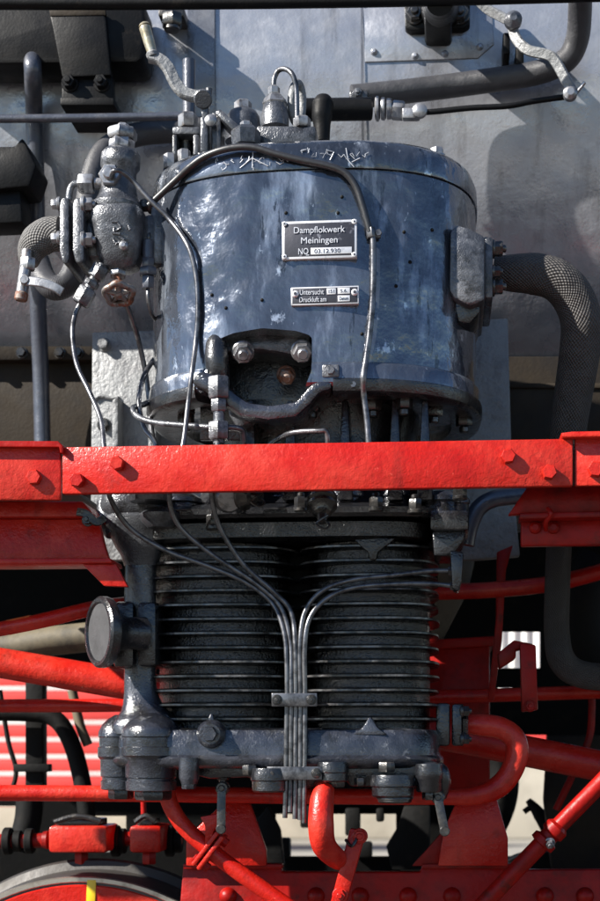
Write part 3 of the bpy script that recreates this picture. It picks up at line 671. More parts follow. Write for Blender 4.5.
# drain cocks with levers
def cock(px, py, ang, Y, L_):
    m = mb(); q = P(px, py, Y); m.cyl(q + Z * 0.03, q - Z * 0.012, 0.007, n=14); m.hexn(q + Z * 0.014, q + Z * 0.026, 0.011); m.cyl(q + N * 0.012, q - N * 0.014, 0.012, n=18); m.cyl(q - N * 0.012, q - N * 0.020, 0.006, n=12)
    o = m.build('drain_cock', M_DNUT, pump)
    m = mb(); dv = Vector((math.sin(ang), 0, -math.cos(ang))); m.strap([q - N * 0.016, q - N * 0.020 + dv * L_ * 0.5, q - N * 0.022 + dv * L_], 0.015, 0.004, side=dv.cross(N)); m.cyl(q - N * 0.019 + dv * L_ * 0.95, q - N * 0.026 + dv * L_ * 0.95, 0.009, n=14); m.build('cock_lever', M_DNUT, o)
cock(223, 788, 0.0, 0.05, 0.075); cock(438, 797, 0.2, 0.03, 0.062)
# right outlet flange of the lower barrel
m = mb(); m.rect(436, 703, 450, 746, 0.15, 0.09, 0.006); m.build('outlet_flange', M_DARKCAST, pump)
m = mb(); m.rect(452, 704, 462, 746, 0.15, 0.09, 0.005); m.hexn(P(461, 724, 0.19), P(468, 724, 0.19), Ln(19), 0.0); m.build('outlet_nut', M_DARKCAST, pump)
for y in (711, 739):
    m = mb(); m.bolt(P(462, y, 0.16), T, 0.010); m.build('outlet_bolt', M_DNUT, pump)
# right steam port block
m = mb(); m.poly([(450, 232), (456, 224), (470, 228), (485, 236), (485, 300), (470, 306), (454, 298), (449, 290)], 0.075, 0.24, 0.006); m.build('port_block', M_CAST, pump)
m = mb(); m.poly([(452, 296), (480, 300), (480, 312), (470, 324), (458, 322)], 0.10, 0.20, 0.006); m.build('port_block_foot', M_DARKCAST, pump)
m = mb(); m.rect(483, 236, 493, 298, 0.10, 0.19, 0.005); m.build('port_flange', M_CAST, pump)
for y, Y in ((249, 0.125), (272, 0.115), (287, 0.125)):
    m = mb(); m.bolt(P(493, y, Y), T, 0.0135 if y != 272 else 0.010); m.build('port_bolt', M_DNUT, pump)
# left port flange towards the steam valve
m = mb(); m.rect(165, 194, 183, 258, 0.10, 0.20, 0.006); m.build('inlet_flange', M_CAST, pump)
m = mb(); m.rect(178, 200, 200, 254, 0.15, 0.16, 0.01); m.build('inlet_neck', M_CAST, pump)
# fittings on the head
m = mb(); zt = z_top
def topf(px, Y, rows, mt_, nm, hexa=False):
    """rows: (py, r_px) from bottom up"""
    k = Ln(1, Y); q = P(px, rows[0][0], Y); m = mb()
    m.lathe(q, Z, [((rows[0][0] - y) * k, r * k) for y, r in rows], 6 if hexa else 26, 0.25); return m.build(nm, mt_, pump)
topf(243, 0.20, [(142, 18), (126, 18), (118, 17), (113, 14), (110, 10)], M_CAST, 'top_plug'); topf(243, 0.20, [(112, 8), (111, 9), (103, 9), (101, 7)], M_NUT, 'plug_hex', True)
topf(246, 0.06, [(146, 14), (138, 15), (132, 15), (128, 11)], M_CAST, 'small_plug', True); topf(246, 0.06, [(130, 6), (123, 6), (122, 5)], M_NUT, 'plug_hex', True)
m = mb(); m.rect(256, 125, 316, 146, 0.08, 0.10, 0.006); m.build('top_plate', M_CAST, pump)
topf(275, 0.12, [(128, 14), (118, 14), (106, 12), (103, 9)], M_CAST, 'top_union'); topf(275, 0.12, [(106, 12), (104, 13), (99, 11), (95, 7)], M_NUT, 'union_hex', True)
topf(274, 0.12, [(96, 5), (94, 6), (88, 6), (86, 4)], M_NUT, 'union_hex', True)
topf(302, 0.09, [(128, 8), (126, 9), (119, 9), (117, 6)], M_NUT, 'plug_hex', True)
m = mb(); m.tube([P(274, 90, 0.12), P(274, 80, 0.12), P(278, 71, 0.12), P(285, 69, 0.11), (P(292, 74, 0.10)), P(296, 86, 0.10), P(297, 105, 0.10), P(297, 122, 0.10)], Ln(2.6, 0.1), 12); m.build('loop_pipe', M_STEEL, pump)
m = mb(); m.tube([P(297 + 5.5 * math.cos(t), 103 + 20 * math.sin(t), 0.15 + 0.02 * math.cos(t)) for t in [2 * math.pi * i / 12 for i in range(12)]], Ln(4.2, 0.1), 12, 4, closed=True); m.build('lifting_eye', M_MOUNT, pump)
# left front top bosses along the rim
m = mb(); m.rect(172, 126, 200, 134, 0.14, 0.08, 0.004); m.rect(172, 134, 177, 164, 0.14, 0.08, 0.003); m.rect(193, 134, 199, 162, 0.14, 0.08, 0.003); m.build('gland_bracket', M_CAST, pump)
topf(186, 0.18, [(166, 7), (140, 7), (136, 9), (132, 9)], M_DNUT, 'gland_rod'); topf(188, 0.17, [(128, 9), (126, 10), (116, 10), (114, 8)], M_NUT, 'gland_nut', True)
topf(189, 0.17, [(116, 6.5), (60, 6.5)], M_BPIPE, 'gland_pipe')
m = mb(); m.rect(162, 164, 186, 190, 0.13, 0.1, 0.008); m.build('rim_lug', M_CAST, pump)
for x, y in ((170, 162), (184, 158)):
    m = mb(); q = P(x, y, 0.13); m.hexn(q - Z * 0.012, q + Z * 0.014, 0.012); m.build('rim_nut', M_NUT, pump)
# lower-left pipe union in front of recess
m = mb(); k = Ln(1, -0.01)
for y0, y1, r_ in ((399, 377, 11.5), (412, 398, 8.5), (440, 422, 11)):
    m.hexn(P(219, y0, -0.01), P(219, y1, -0.01), r_ * k, 0.55)
m.cyl(P(219, 445, -0.01), P(219, 395, -0.01), 6 * k); m.build('pipe_union', M_CAST, pump)
# dark drain valve beside the cylinder
m = mb(); q = lambda y: P(148, y, 0.10)
m.hexn(q(258), q(268), 0.012); m.hexn(q(268), q(276), 0.017); m.hexn(q(276), q(289), 0.012); m.cyl(q(240), q(260), 0.011); m.build('side_drain', M_BPIPE, pump)
m = mb(); m.tube([q(288), P(148, 300, 0.1), P(152, 315, 0.12), P(160, 325, 0.2)], 0.0035, 8); m.build('side_drain_pipe', M_STEEL, pump)
# name plates
def plate(x0, y0, x1, y1, rim, nm):
    c = onp((x0 + x1) / 2, (y0 + y1) / 2, 0.004); k = (DC + c.y) / DC / S
    W, H = (x1 - x0) * k, (y1 - y0) * k
    m = mb(); m.box(c + N * 0.003, W, 0.012, H, 0.0012); o = m.build(nm, M_PLATE, pump)
    m = mb(); m.box(c - N * 0.0028, W - 2 * rim * k, 0.0012, H - 2 * rim * k, 0.0004); m.build('dark_field', M_PLATEBG, o)
    return o, c - N * 0.0036, k
o, c, k = plate(282, 221, 357, 259, 2.4, 'maker_plate')
o['label'] = 'rectangular maker plate with pale raised rim and lettering'
def at(dx, dy): return c + T * dx * k - Z * dy * k
text('Dampflokwerk', at(0, -8.6), 51 * k, 8.4 * k, o, M_PLATE)
text('Meiningen', at(0, 1.8), 36.5 * k, 8.2 * k, o, M_PLATE)
text('NO', at(-16, 11.6), 10 * k, 6.2 * k, o, M_PLATE)
m = mb(); m.box(at(-11.8, 15.4), 3 * k, 0.001, 0.8 * k, 0); m.build('lettering', M_PLATE, o)
m = mb(); m.box(at(12, 11.8), 41 * k, 0.0016, 6.6 * k, 0.0003); m.build('number_strip', M_PLATE, o)
text('03.12.930', at(8, 11.9) - N * 0.001, 26 * k, 4.2 * k, o, M_PLATEBG, thick=0.0003)
for dx in (-35, 35):
    for dy in (-16.4, 16.4):
        m = mb(); m.lathe(at(dx, dy) + N * 0.002, -N, [(0, 2.7 * k), (0.0034, 2.5 * k), (0.0042, 1.6 * k)], 16); m.build('rivet', M_PLATE, o)
        m = mb(); m.lathe(at(dx, dy) - N * 0.001, -N, [(0, 1.2 * k), (0.0016, 1.0 * k)], 12); m.build('rivet_core', M_PLATEBG, o)
o, c, k = plate(291, 287, 359, 305, 1.3, 'inspection_plate')
o['label'] = 'small lower plate with stamped inspection text'
text('Untersucht', at(-13, -3.6), 24 * k, 5.2 * k, o, M_PLATE)
text('Druckluft am', at(-12, 3.8), 27 * k, 5.0 * k, o, M_PLATE)
for dx, dy, W in ((6.5, -3.8, 9), (19, -4, 12), (19, 3.6, 12)):
    m = mb(); m.box(at(dx, dy), W * k, 0.0016, 6 * k, 0.0003); m.build('date_tag', M_PLATE, o)
text('151', at(6.5, -3.8) - N * 0.001, 5.5 * k, 3.2 * k, o, M_PLATEBG, thick=0.0003); text('5.6.', at(19, -4) - N * 0.001, 7 * k, 3.2 * k, o, M_PLATEBG, thick=0.0003); text('Datum', at(19, 3.6) - N * 0.001, 9 * k, 3.4 * k, o, M_PLATEBG, thick=0.0003)
for dx in (-29.5, 30):
    m = mb(); m.lathe(at(dx, -2) + N * 0.002, -N, [(0, 3.6 * k), (0.004, 3.4 * k), (0.006, 2.2 * k)], 18); m.build('rivet', M_PLATE, o)
    m = mb(); m.lathe(at(dx, -2) - N * 0.003, -N, [(0, 1.7 * k), (0.0022, 1.4 * k)], 12); m.build('rivet_core', M_PLATEBG, o)
# square pads on the cylinder
m = mb(); q = onp(331, 372, 0.002); m.box(q, 0.03, 0.02, 0.022, 0.003); m.bolt(q - N * 0.01, -N, 0.008, 0.005, False, False); m.build('pad_bolt', M_CAST, pump)

# air filter (strainer) on the left side
m = mb(); m.rect(137, 602, 156, 666, 0.05, 0.11, 0.007); m.build('filter_flange', M_DARKCAST, pump)
m = mb(); m.rect(112, 601, 134, 668, 0.05, 0.11, 0.010); m.build('filter_flange', M_DARKCAST, pump)
for y, Y in ((612, 0.06), (650, 0.06)):
    m = mb(); m.bolt(P(112, y, Y), -T, 0.012); m.build('filter_bolt', M_DNUT, pump)
ax = Vector((-0.86, -0.50, 0.0)).normalized(); q = P(99, 632, -0.01)
m = mb(); RR = 0.0605
m.lathe(q - ax * 0.085, ax, [(0, 0.030), (0.03, 0.028), (0.05, 0.034), (0.062, 0.050), (0.068, RR), (0.074, RR + 0.002), (0.084, RR + 0.002), (0.088, RR - 0.002), (0.088, RR - 0.008), (0.083, RR - 0.010)], 48)
fo = m.build('air_filter', M_DARKCAST, pump)
fo['label'] = 'round mushroom shaped intake strainer'
u_ = ax.cross(Z).normalized(); m = mb(); cc = q - ax * 0.001
n_ = 48; rr = RR - 0.010
vs = [cc + ax * 0.004] + [cc + (u_ * math.cos(2 * math.pi * i / n_) + Z * math.sin(2 * math.pi * i / n_)) * rr for i in range(n_)]
fs = [(0, 1 + i, 1 + (i + 1) % n_) for i in range(n_)]
uvs = [tuple(((vv - cc).dot(u_) * 6, (vv - cc).z * 6) for vv in (vs[f[0]], vs[f[1]], vs[f[2]])) for f in fs]
m.add(vs, fs, uvs); m.build('gauze', M_MESH, fo)

# ------------------------------------------------------------------ steam valve on the left
SV = P(119, 272, 0.12)
sv = thing('steam_valve', SV, 'rough cast steam shut off valve with hand wheel left of the pump', 'valve')
YV = 0.10
k = Ln(1, YV)
axv = (P(123, 127, YV) - P(117, 213, YV)).normalized()
b0 = P(117, 213, YV)
m = mb(); m.lathe(b0, axv, [(0, 25 * k), (3 * k, 26 * k), (7 * k, 26 * k), (9 * k, 23 * k), (16 * k, 20 * k), (30 * k, 17 * k), (42 * k, 17 * k), (46 * k, 20 * k), (58 * k, 20 * k), (62 * k, 17 * k), (64 * k, 14 * k)], 30); m.build('bonnet', M_CAST, sv)
m = mb(); m.hexn(b0 + axv * 62 * k, b0 + axv * 75 * k, 13 * k, 0.2); m.build('bonnet_hex', M_NUT, sv)
m = mb(); m.hexn(b0 + axv * 74 * k, b0 + axv * 85 * k, 15.5 * k, 0.5); m.hexn(b0 + axv * 84 * k, b0 + axv * 90 * k, 6 * k, 0.1); m.build('bonnet_cap', M_NUT, sv)
m = mb(); c0 = P(119, 740, YV); c0.z = 0
def rv(py, cx, rx, ry): c0 = P(cx, 740, YV); c0.z = 0; return sup(rx * k, ry * k, 3.0, P(cx, py, YV).z, 40, c0)
m.loft([rv(272, 121, 12, 12), rv(268, 121, 18, 17), rv(258, 120, 22, 21), rv(240, 119, 25, 24), rv(224, 118, 27, 26), rv(216, 118, 28, 27), rv(212, 118, 26, 25)]); m.build('valve_body', M_CAST, sv)
for nk in ((80, 216, 100, 258, YV - 0.015), (140, 212, 156, 256, YV - 0.005)):
    m = mb(); m.rect(*nk, 0.06, 0.015); m.build('valve_neck', M_CAST, sv)
m = mb(); m.lathe(P(124, 246, YV - 24.5 * k), -N, [(0, 5 * k), (3 * k, 4.5 * k), (5 * k, 2 * k)], 14); m.build('body_stud', M_NUT, sv)
# cast letters: raised irregular lumps
m = mb()
for x, y, dx, dy in ((112, 222, 6, 0), (114, 227, 0, 5), (118, 223, 3, 4), (121, 228, -5, 3), (112, 233, 8, 1), (113, 238, 2, 5), (119, 237, 5, 3), (128, 224, 2, 6), (116, 244, 4, -2)):
    m.tube([P(x, y, YV - 25.5 * k), P(x + dx, y + dy, YV - 25.5 * k)], 1.3 * k, 8, 1)
m.build('cast_marks', M_CAST, sv)
for x0, x1 in ((59, 69), (72, 84)):
    m = mb(); m.poly([(x0, 205), (x0 + 2, 197), (x1, 197), (x1, 258), (x1 - 2, 264), (x0 + 3, 262), (x0, 250)], YV - 0.045, 0.12, 0.006); m.build('flange', M_CAST, sv)
for y in (205, 240):
    m = mb(); m.bolt(P(84, y, YV - 0.035), T, 0.0125); m.build('flange_bolt', M_NUT, sv)
for y in (204, 238):
    m = mb(); m.bolt(P(59, y, YV - 0.03), -T, 0.010, stud=False); m.build('flange_bolt', M_NUT, sv)
m = mb(); m.rect(150, 195, 163, 264, YV, 0.12, 0.006); m.build('flange', M_CAST, sv)
for y in (205, 239):
    m = mb(); m.bolt(P(150, y, YV + 0.01), -T, 0.0125); m.build('flange_bolt', M_DNUT, sv)
# side union left, front union
m = mb(); m.hexn(P(79, 184, YV), P(94, 184, YV), 10.5 * k, 0.5); m.cyl(P(94, 184, YV), P(106, 184, YV), 6 * k); m.build('side_union', M_NUT, sv)
m = mb(); m.tube([P(80, 184, YV), P(74, 184, YV), P(70, 190, YV), P(69, 200, YV)], 3.4 * k, 12); m.build('side_pipe', M_CAST, sv)
m = mb(); q = P(111, 177, YV - 14 * k); m.hexn(q + N * 0.02, q - N * 0.016, 11.5 * k, 0.2); m.cyl(q, q - N * 0.024, 6 * k); m.build('front_union', M_NUT, sv)
# bottom gland and hand wheel
m = mb(); m.hexn(P(118, 266, YV - 0.005), P(118, 277, YV - 0.01), 8.5 * k); m.build('gland_nut', M_NUT, sv)
m = mb(); m.cyl(P(118, 276, YV - 0.01), P(119, 297, YV - 0.025), 3.6 * k); m.build('valve_stem', M_RUST, sv)
wa = Vector((0.05, -0.50, -0.86)).normalized(); wc = P(119, 294, YV - 0.02); wu = wa.cross(Vector((1, 0, 0))).normalized(); wv_ = wa.cross(wu)
m = mb(); m.tube([wc + (wu * math.cos(t) + wv_ * math.sin(t)) * 13.5 * k * (1 + 0.08 * math.cos(5 * t)) for t in [2 * math.pi * i / 30 for i in range(30)]], 3.4 * k, 12, 2, closed=True)
for i in range(5):
    t = 2 * math.pi * i / 5; m.tube([wc, wc + (wu * math.cos(t) + wv_ * math.sin(t)) * 13 * k], [3.2 * k, 2.2 * k], 8, 1)
m.lathe(wc - wa * 0.006, wa, [(0, 5 * k), (0.012, 4.6 * k), (0.014, 2.5 * k)], 16); m.build('hand_wheel', M_WHEEL, sv)
# slanted union to the lower pipe
ua = (P(80, 304, YV - 0.02) - P(103, 264, YV - 0.02)).normalized(); u0 = P(103, 264, YV - 0.02); UL = (P(80, 304, YV - 0.02) - u0).length
m = mb(); m.cyl(u0, u0 + ua * UL, 5.5 * k); m.hexn(u0 + ua * UL * 0.05, u0 + ua * UL * 0.36, 9 * k, 0.1); m.hexn(u0 + ua * UL * 0.42, u0 + ua * UL * 0.56, 7.5 * k, 0.4); m.hexn(u0 + ua * UL * 0.62, u0 + ua * UL * 1.0, 9.6 * k, 0.2); m.build('slanted_union', M_CAST, sv)
# knitted elbow and cock
el = thing('lagged_elbow', P(28, 262, 0.10), 'short knitted grey lagged elbow left of the steam valve with a lever cock', 'pipe elbow')
m = mb(); m.tube([P(60, 234, 0.10), P(48, 235, 0.10), P(37, 242, 0.10), P(31, 252, 0.10), P(29, 264, 0.095)], [17 * k, 17.5 * k, 17 * k, 14 * k, 9 * k], 28, 10); m.build('lagging', M_KNIT, el)
m = mb(); m.hexn(P(28.5, 258, 0.07), P(27.5, 270, 0.07), 8 * k); m.cyl(P(28, 250, 0.075), P(21, 299, 0.06), 6 * k); m.build('cock_body', M_NUT, el)
m = mb(); m.cyl(P(22, 292, 0.06), P(20.5, 301, 0.06), 6.6 * k, 6.6 * k); m.build('cock_outlet', M_RUST, el)
m = mb(); m.strap([P(24, 281, 0.045), P(38, 282, 0.04), P(52, 286, 0.04), P(62, 292, 0.042)], 9 * k, 0.006, side=Vector((0, 0, 1))); m.lathe(P(26, 281, 0.05), -N, [(0, 5.5 * k), (0.008, 5.5 * k), (0.012, 4 * k)], 16); m.build('cock_lever', M_NUT, el)

# crank handle above
ck = thing('crank_handle', P(212, 150, 0.1), 'cranked shut off lever with worn pale grip above the pump head', 'lever')
YC = 0.09; kc = Ln(1, YC)
m = mb(); m.tube([P(144, 24, YC), P(145, 28, YC), P(149, 42, YC), P(153, 56, YC)], [2.5 * kc, 6 * kc, 5.6 * kc, 4.6 * kc], 16, 6); m.lathe(P(144.5, 26, YC), (P(144, 24, YC) - P(149, 42, YC)), [(0, 6 * kc), (0.004, 4.8 * kc), (0.007, 2 * kc)], 16); m.build('grip', M_BRASS, ck)
m = mb(); m.lathe(P(153, 57, YC), (P(149, 42, YC) - P(153, 56, YC)), [(0, 6 * kc), (0.006, 6.5 * kc), (0.01, 5 * kc)], 16); m.strap([P(150, 57, YC), P(160, 60, YC), P(168, 68, YC), P(176, 84, YC), (P(186, 94, YC)), P(206, 98, YC)], 12 * kc, 0.014, side=Vector((0.8, 0.25, 0.6)).normalized()); m.build('crank_arm', M_MOUNT, ck)
m = mb(); m.cyl(P(203, 99, YC + 0.02), P(203, 99, YC - 0.02), 9.5 * kc); m.prism([P(199, 100, YC - 0.01), P(209, 98, YC - 0.01), P(208, 118, YC - 0.01), P(202, 118, YC - 0.01)], N * 0.014, 0.003); m.cyl(P(209, 88, YC), P(208, 102, YC), 3.5 * kc); m.build('crank_boss', M_CAST, ck)
m = mb(); m.rect(200, 116, 208, 152, YC - 0.02, 0.05, 0.004); m.rect(211, 112, 221, 150, YC - 0.01, 0.05, 0.004)
m.prism([P(214, 112, YC - 0.02), P(220, 108, YC - 0.02), P(242, 128, YC - 0.02), P(236, 134, YC - 0.02)], N * 0.05, 0.004); m.build('fork_bracket', M_CAST, ck)
m = mb(); m.lathe(P(211, 121, YC - 0.022), -N, [(0, 6 * kc), (0.005, 6 * kc), (0.009, 3 * kc)], 16); m.build('fork_pin', M_NUT, ck)

# ------------------------------------------------------------------ black hose and capillary pipes
m = mb(); m.tube([onp(172, 184, 0.03) + N * 0.05 + Vector((-0.05, 0, -0.02))] + [onp(x, y, 0.010) for x, y in ((178, 178), (190, 167), (204, 157), (222, 150), (240, 147), (256, 148), (276, 154), (300, 160), (328, 166), (345, 173), (356, 187), (363, 207), (370, 232))], Ln(3.5), 14)
tag(m.build('rubber_hose', M_RUBBER), 'black rubber hose draped over the top front of the pump cylinder', 'hose')
sp_ = thing('steel_pipe', onp(370, 232, 0.006), 'thin bright pipe running down the front right of the pump cylinder', 'pipe')
m = mb(); m.tube([onp(370, 230, 0.008), onp(373, 240, 0.009), onp(373, 290, 0.009), onp(370, 330, 0.009), onp(366, 360, 0.009), onp(363.5, 378, 0.016), P(364, 395, 0.0), P(367, 420, 0.0), P(369, 450, 0.0), P(370, 490, 0.02)], Ln(3.1), 12); m.build('pipe_run', M_STEEL, sp_)
for x, y, w_ in ((374, 234, 14), (357, 385, 16)):
    m = mb(); q = onp(x, y, 0.006); m.box(q, w_ * Ln(1), 0.008, 9 * Ln(1), 0.002); m.bolt(q - N * 0.002 + T * (0.008 if x == 374 else -0.006), -N, 0.006, 0.004, False, False); m.build('pipe_clip', M_STEEL, sp_)
m = mb(); m.hexn(onp(370, 228, 0.008), onp(371.5, 238, 0.008), Ln(5)); m.build('pipe_nut', M_STEEL, sp_)
rp = Ln(2.6)
def cap(pts, label, tip=True):
    m = mb(); m.tube(pts, rp, 12, 8)
    return tag(m.build('oil_pipe', M_STEEL), label, 'pipe', 'thin oil pipes in front of the pump')
YB = 0.012
cap([u0 + ua * UL * 0.97, P(75, 315, 0.075), P(72.5, 335, 0.06), P(77, 365, 0.05), P(90, 393, 0.03), P(101, 420, 0.0), P(104, 447, -0.03), P(107, 480, -0.045), P(112, 502, -0.03), P(130, 528, 0.0), P(165, 550, 0.01), P(208, 566, 0.02), P(245, 582, 0.03), P(272, 603, 0.03), P(284, 632, 0.02), P(287, 670, YB), P(286.5, 740, YB), P(285, 818, YB)], 'thin oil pipe from the slanted union under the steam valve, leftmost in the bundle')
cap([P(111, 177, YV - 0.045), P(114, 171, 0.035), P(122, 172, 0.04), P(134, 182, 0.05)] + [P(150, 200, 0.05), P(170, 220, 0.05)] + [onp(188, 246, 0.012), onp(196, 275, 0.007), onp(198, 310, 0.006), onp(195.5, 345, 0.008), onp(192, 372, 0.026), P(188, 405, 0.0), P(183, 445, -0.02), P(174, 478, -0.03), P(169.5, 500, -0.03), P(180, 527, -0.01), P(214, 556, 0.01), P(254, 582, 0.024), P(280, 606, 0.026), P(290, 640, 0.02), P(291.3, 680, YB), P(291, 740, YB), P(290, 812, YB)], 'long thin oil pipe arching from the front of the steam valve past the cylinder')
cap([P(219, 436, -0.01), P(216, 455, -0.03), P(212, 482, -0.04), P(213, 505, -0.03), P(222, 532, -0.01), P(244, 565, 0.01), P(274, 592, 0.02), P(291, 612, 0.022), P(295.3, 645, YB), P(295.8, 690, YB), P(295.6, 740, YB), P(295, 819, YB)], 'thin oil pipe dropping from the union below the recess, middle of the bundle')
cap([P(456, 571, 0.04), P(430, 571, 0.035), P(395, 575, 0.03), P(352, 580, 0.025), P(322, 591, 0.02), P(305, 612, 0.018), P(300, 645, YB), P(300.3, 690, YB), P(300.3, 740, YB), P(300, 820, YB)], 'upper of the two thin oil pipes branching to the right over the fins')
cap([P(458, 587, 0.04), P(435, 584, 0.035), P(395, 584, 0.03), P(352, 588, 0.025), P(326, 599, 0.018), P(310, 618, 0.012), P(304.8, 645, YB - 0.004), P(304.8, 690, YB), P(304.8, 740, YB), P(304, 823, YB)], 'lower of the two thin oil pipes branching to the right over the fins')
def clampp(x0, x1, y0, y1, label):
    t = thing('pipe_clamp', P((x0 + x1) / 2, y1, 0.0), label, 'clamp', 'clamps on the oil pipe bundle')
    m = mb(); m.rect(x0, y0, x1, y1, -0.003, 0.005, 0.0015); m.rect(x0 + 2, y0 + 2, x1 - 2, y1 - 2, 0.022, 0.05, 0.001); m.build('bar', M_STEEL, t)
    for x in (x0 + 5.5, x1 - 5.5):
        m = mb(); m.bolt(P(x, (y0 + y1) / 2, -0.003), -N, Ln(4.2), 0.005, True, True); m.build('bolt', M_DNUT, t)
clampp(271.5, 317, 693, 706.5, 'upper flat bar clamp holding the five thin oil pipes on the fins')
clampp(267, 322, 766.5, 780, 'lower flat bar clamp holding the five thin oil pipes at the base flange')
# loose capillaries around the bottom left of the cylinder
m = mb(); m.tube([P(126, 303, 0.12), P(137, 335, 0.16), P(145, 370, 0.18), P(149, 400, 0.18), P(151, 425, 0.16), P(158, 470, 0.1)], Ln(2.6, 0.15), 10)
tag(m.build('drain_pipe', M_STEEL), 'thin dark pipe hanging behind the hand wheel in front of the grey plate', 'pipe')
m = mb(); m.tube([P(158, 355, 0.2), P(148, 368, 0.16), P(141, 385, 0.13), P(139, 405, 0.11), P(144, 428, 0.1), P(156, 445, 0.09), P(160, 480, 0.08)], Ln(2.7, 0.12), 10)
tag(m.build('drain_pipe', M_STEEL), 'thin curved pipe looping out beside the lower left of the cylinder', 'pipe')
m = mb(); m.tube([P(160, 395, 0.2), P(145, 404, 0.13), P(133, 408, 0.1), P(137, 416, 0.08), P(152, 422, 0.06), P(180, 425, 0.03), P(209, 427, 0.0), P(236, 428, 0.0), P(243, 434, 0.01), P(243, 455, 0.02)], Ln(3.0, 0.1), 10)
tag(m.build('drain_pipe', M_CAST), 'thin grey pipe running level to the union below the recess', 'pipe')
m = mb(); m.tube([P(262, 452, 0.06), P(276, 440, 0.03), P(292, 433, 0.0), P(318, 431, -0.02), P(327, 434, -0.02), P(328, 460, -0.01)], Ln(2.8), 10)
tag(m.build('drain_pipe', M_STEEL), 'short bent pipe arching just above the red beam under the recess', 'pipe')

# ------------------------------------------------------------------ pipework and brackets on the boiler
m = mb(); m.tube([onb(38, 58, 0.0), onb(33, 60, 0.10), onb(33, 75, 0.12), P(34, 110, 0.50), P(36, 180, 0.54), P(38, 300, 0.62), P(41, 380, 0.66), P(43, 470, 0.67)], Ln(8.5, 0.62), 20)
tag(m.build('vertical_pipe', M_BPIPE), 'upright blue grey pipe at the left edge against the boiler', 'pipe')
m = mb(); m.tube([P(-80, 119, 0.40), P(40, 118.5, 0.40), P(196, 116, 0.40)], Ln(4.2, 0.4), 12, 4)
tag(m.build('hand_rail', M_BPIPE), 'dark level hand rail crossing the boiler behind the steam valve', 'rail')
m = mb(); m.tube([P(-60, 3, 0.25), P(150, 3, 0.25), P(400, 0, 0.25), P(700, -8, 0.25)], Ln(6.5, 0.25), 14, 4)
tag(m.build('top_rod', M_BPAINT), 'black level rod along the very top of the picture', 'rod')
m = mb(); m.tube([P(215, 128, 0.5), P(170, 131, 0.48), P(132, 136, 0.45), P(104, 152, 0.40), P(91, 182, 0.36), P(85, 220, 0.32), P(79, 255, 0.28), P(69, 281, 0.25), P(55, 288, 0.24), P(44, 279, 0.26), P(38, 262, 0.32)], Ln(12, 0.35), 24, 8)
tag(m.build('lagged_hose', M_CORD), 'dark cord wrapped pipe arching behind the steam valve', 'pipe')
# overhead black box with bracket
bx = thing('overhead_casing', P(60, 90, 0.4), 'black casing at the top left with a hanging riveted bracket', 'casing')
m = mb(); m.poly([(-70, -8), (138, -8), (143, 0), (145, 30), (143, 58), (136, 62), (-70, 64)], 0.41, 0.10, 0.008); m.build('box_shell', M_BPAINT, bx)
m = mb(); m.poly([(49, 12), (104, 10), (106, 20), (111, 75), (62, 77), (53, 30)], 0.392, 0.018, 0.004); m.build('bracket_leg', M_BPAINT, bx)
m = mb(); m.poly([(49, 9), (105, 8), (106, 15), (50, 16)], 0.390, 0.010, 0.002); m.build('bracket_weld', M_SADDLE, bx)
m = mb(); m.poly([(62, 76), (112, 74), (113, 103), (61, 105)], 0.405, 0.03, 0.004); m.rect(60, 97, 114, 105, 0.40, 0.2, 0.003); m.build('bracket_foot', M_BPAINT, bx)
for x in (70, 102):
    m = mb(); m.bolt(P(x, 84, 0.405), -N, Ln(7, 0.4), 0.016); m.build('bolt', M_BPAINT, bx)
# black angular bracket at left edge
m = mb(); m.poly([(-60, 150), (0, 146), (14, 146), (22, 137), (36, 165), (29, 186), (-10, 190), (-60, 190)], 0.42, 0.10, 0.005); m.poly([(-60, 191), (20, 189), (22, 222), (-60, 226)], 0.44, 0.08, 0.004)
tag(m.build('step_bracket', M_BPAINT), 'black angular bracket sticking in from the left edge below the casing', 'bracket')
# top right flanged bracket
tb = thing('rail_bracket', onb(438, 30, 0), 'black flanged bracket with two big bolts at the top right', 'bracket')
m = mb(); q = onb(438, 8, 0.0); m.prism([onb(404, -10, 0.025), onb(470, -12, 0.025), onb(470, 24, 0.025), onb(464, 28, 0.025), onb(410, 30, 0.025), onb(405, 27, 0.025)], N * 0.05, 0.004); m.build('flange_plate', M_BPAINT, tb)
m = mb(); m.rect(424, -40, 452, 16, 0.38, 0.14, 0.01); m.tube([onb(440, 10, 0.03), P(440, 6, 0.36), P(440, 1, 0.25)], [0.04, 0.032, 0.026], 20, 4); m.build('post', M_BPAINT, tb)
for x in (415, 460):
    m = mb(); m.bolt(onb(x, 15, 0.026), -N, Ln(8, 0.5), 0.016); m.build('bolt', M_DNUT, tb)
m = mb(); m.rect(158, 6, 184, 16, 0.46, 0.1, 0.004); m.hexn(P(172, 14, 0.45), P(172, 27, 0.45), 0.022); m.cyl(P(172, 26, 0.45), P(172, 31, 0.45), 0.016)
tag(m.build('pipe_plug', M_DNUT), 'small hexagon plug on the boiler beside the top rod', 'plug')
# lagged pipe upper right
m = mb(); m.tube([P(352, 97, 0.42), P(400, 92, 0.44), P(450, 86, 0.46), P(500, 79, 0.46), P(540, 72, 0.45), P(566, 60, 0.44), P(577, 40, 0.42), P(580, 10, 0.38), P(580, -40, 0.3)], Ln(11.5, 0.44), 26, 10)
tag(m.build('lagged_pipe', M_CORD), 'thick cord wrapped pipe curving up to the top right corner', 'pipe')
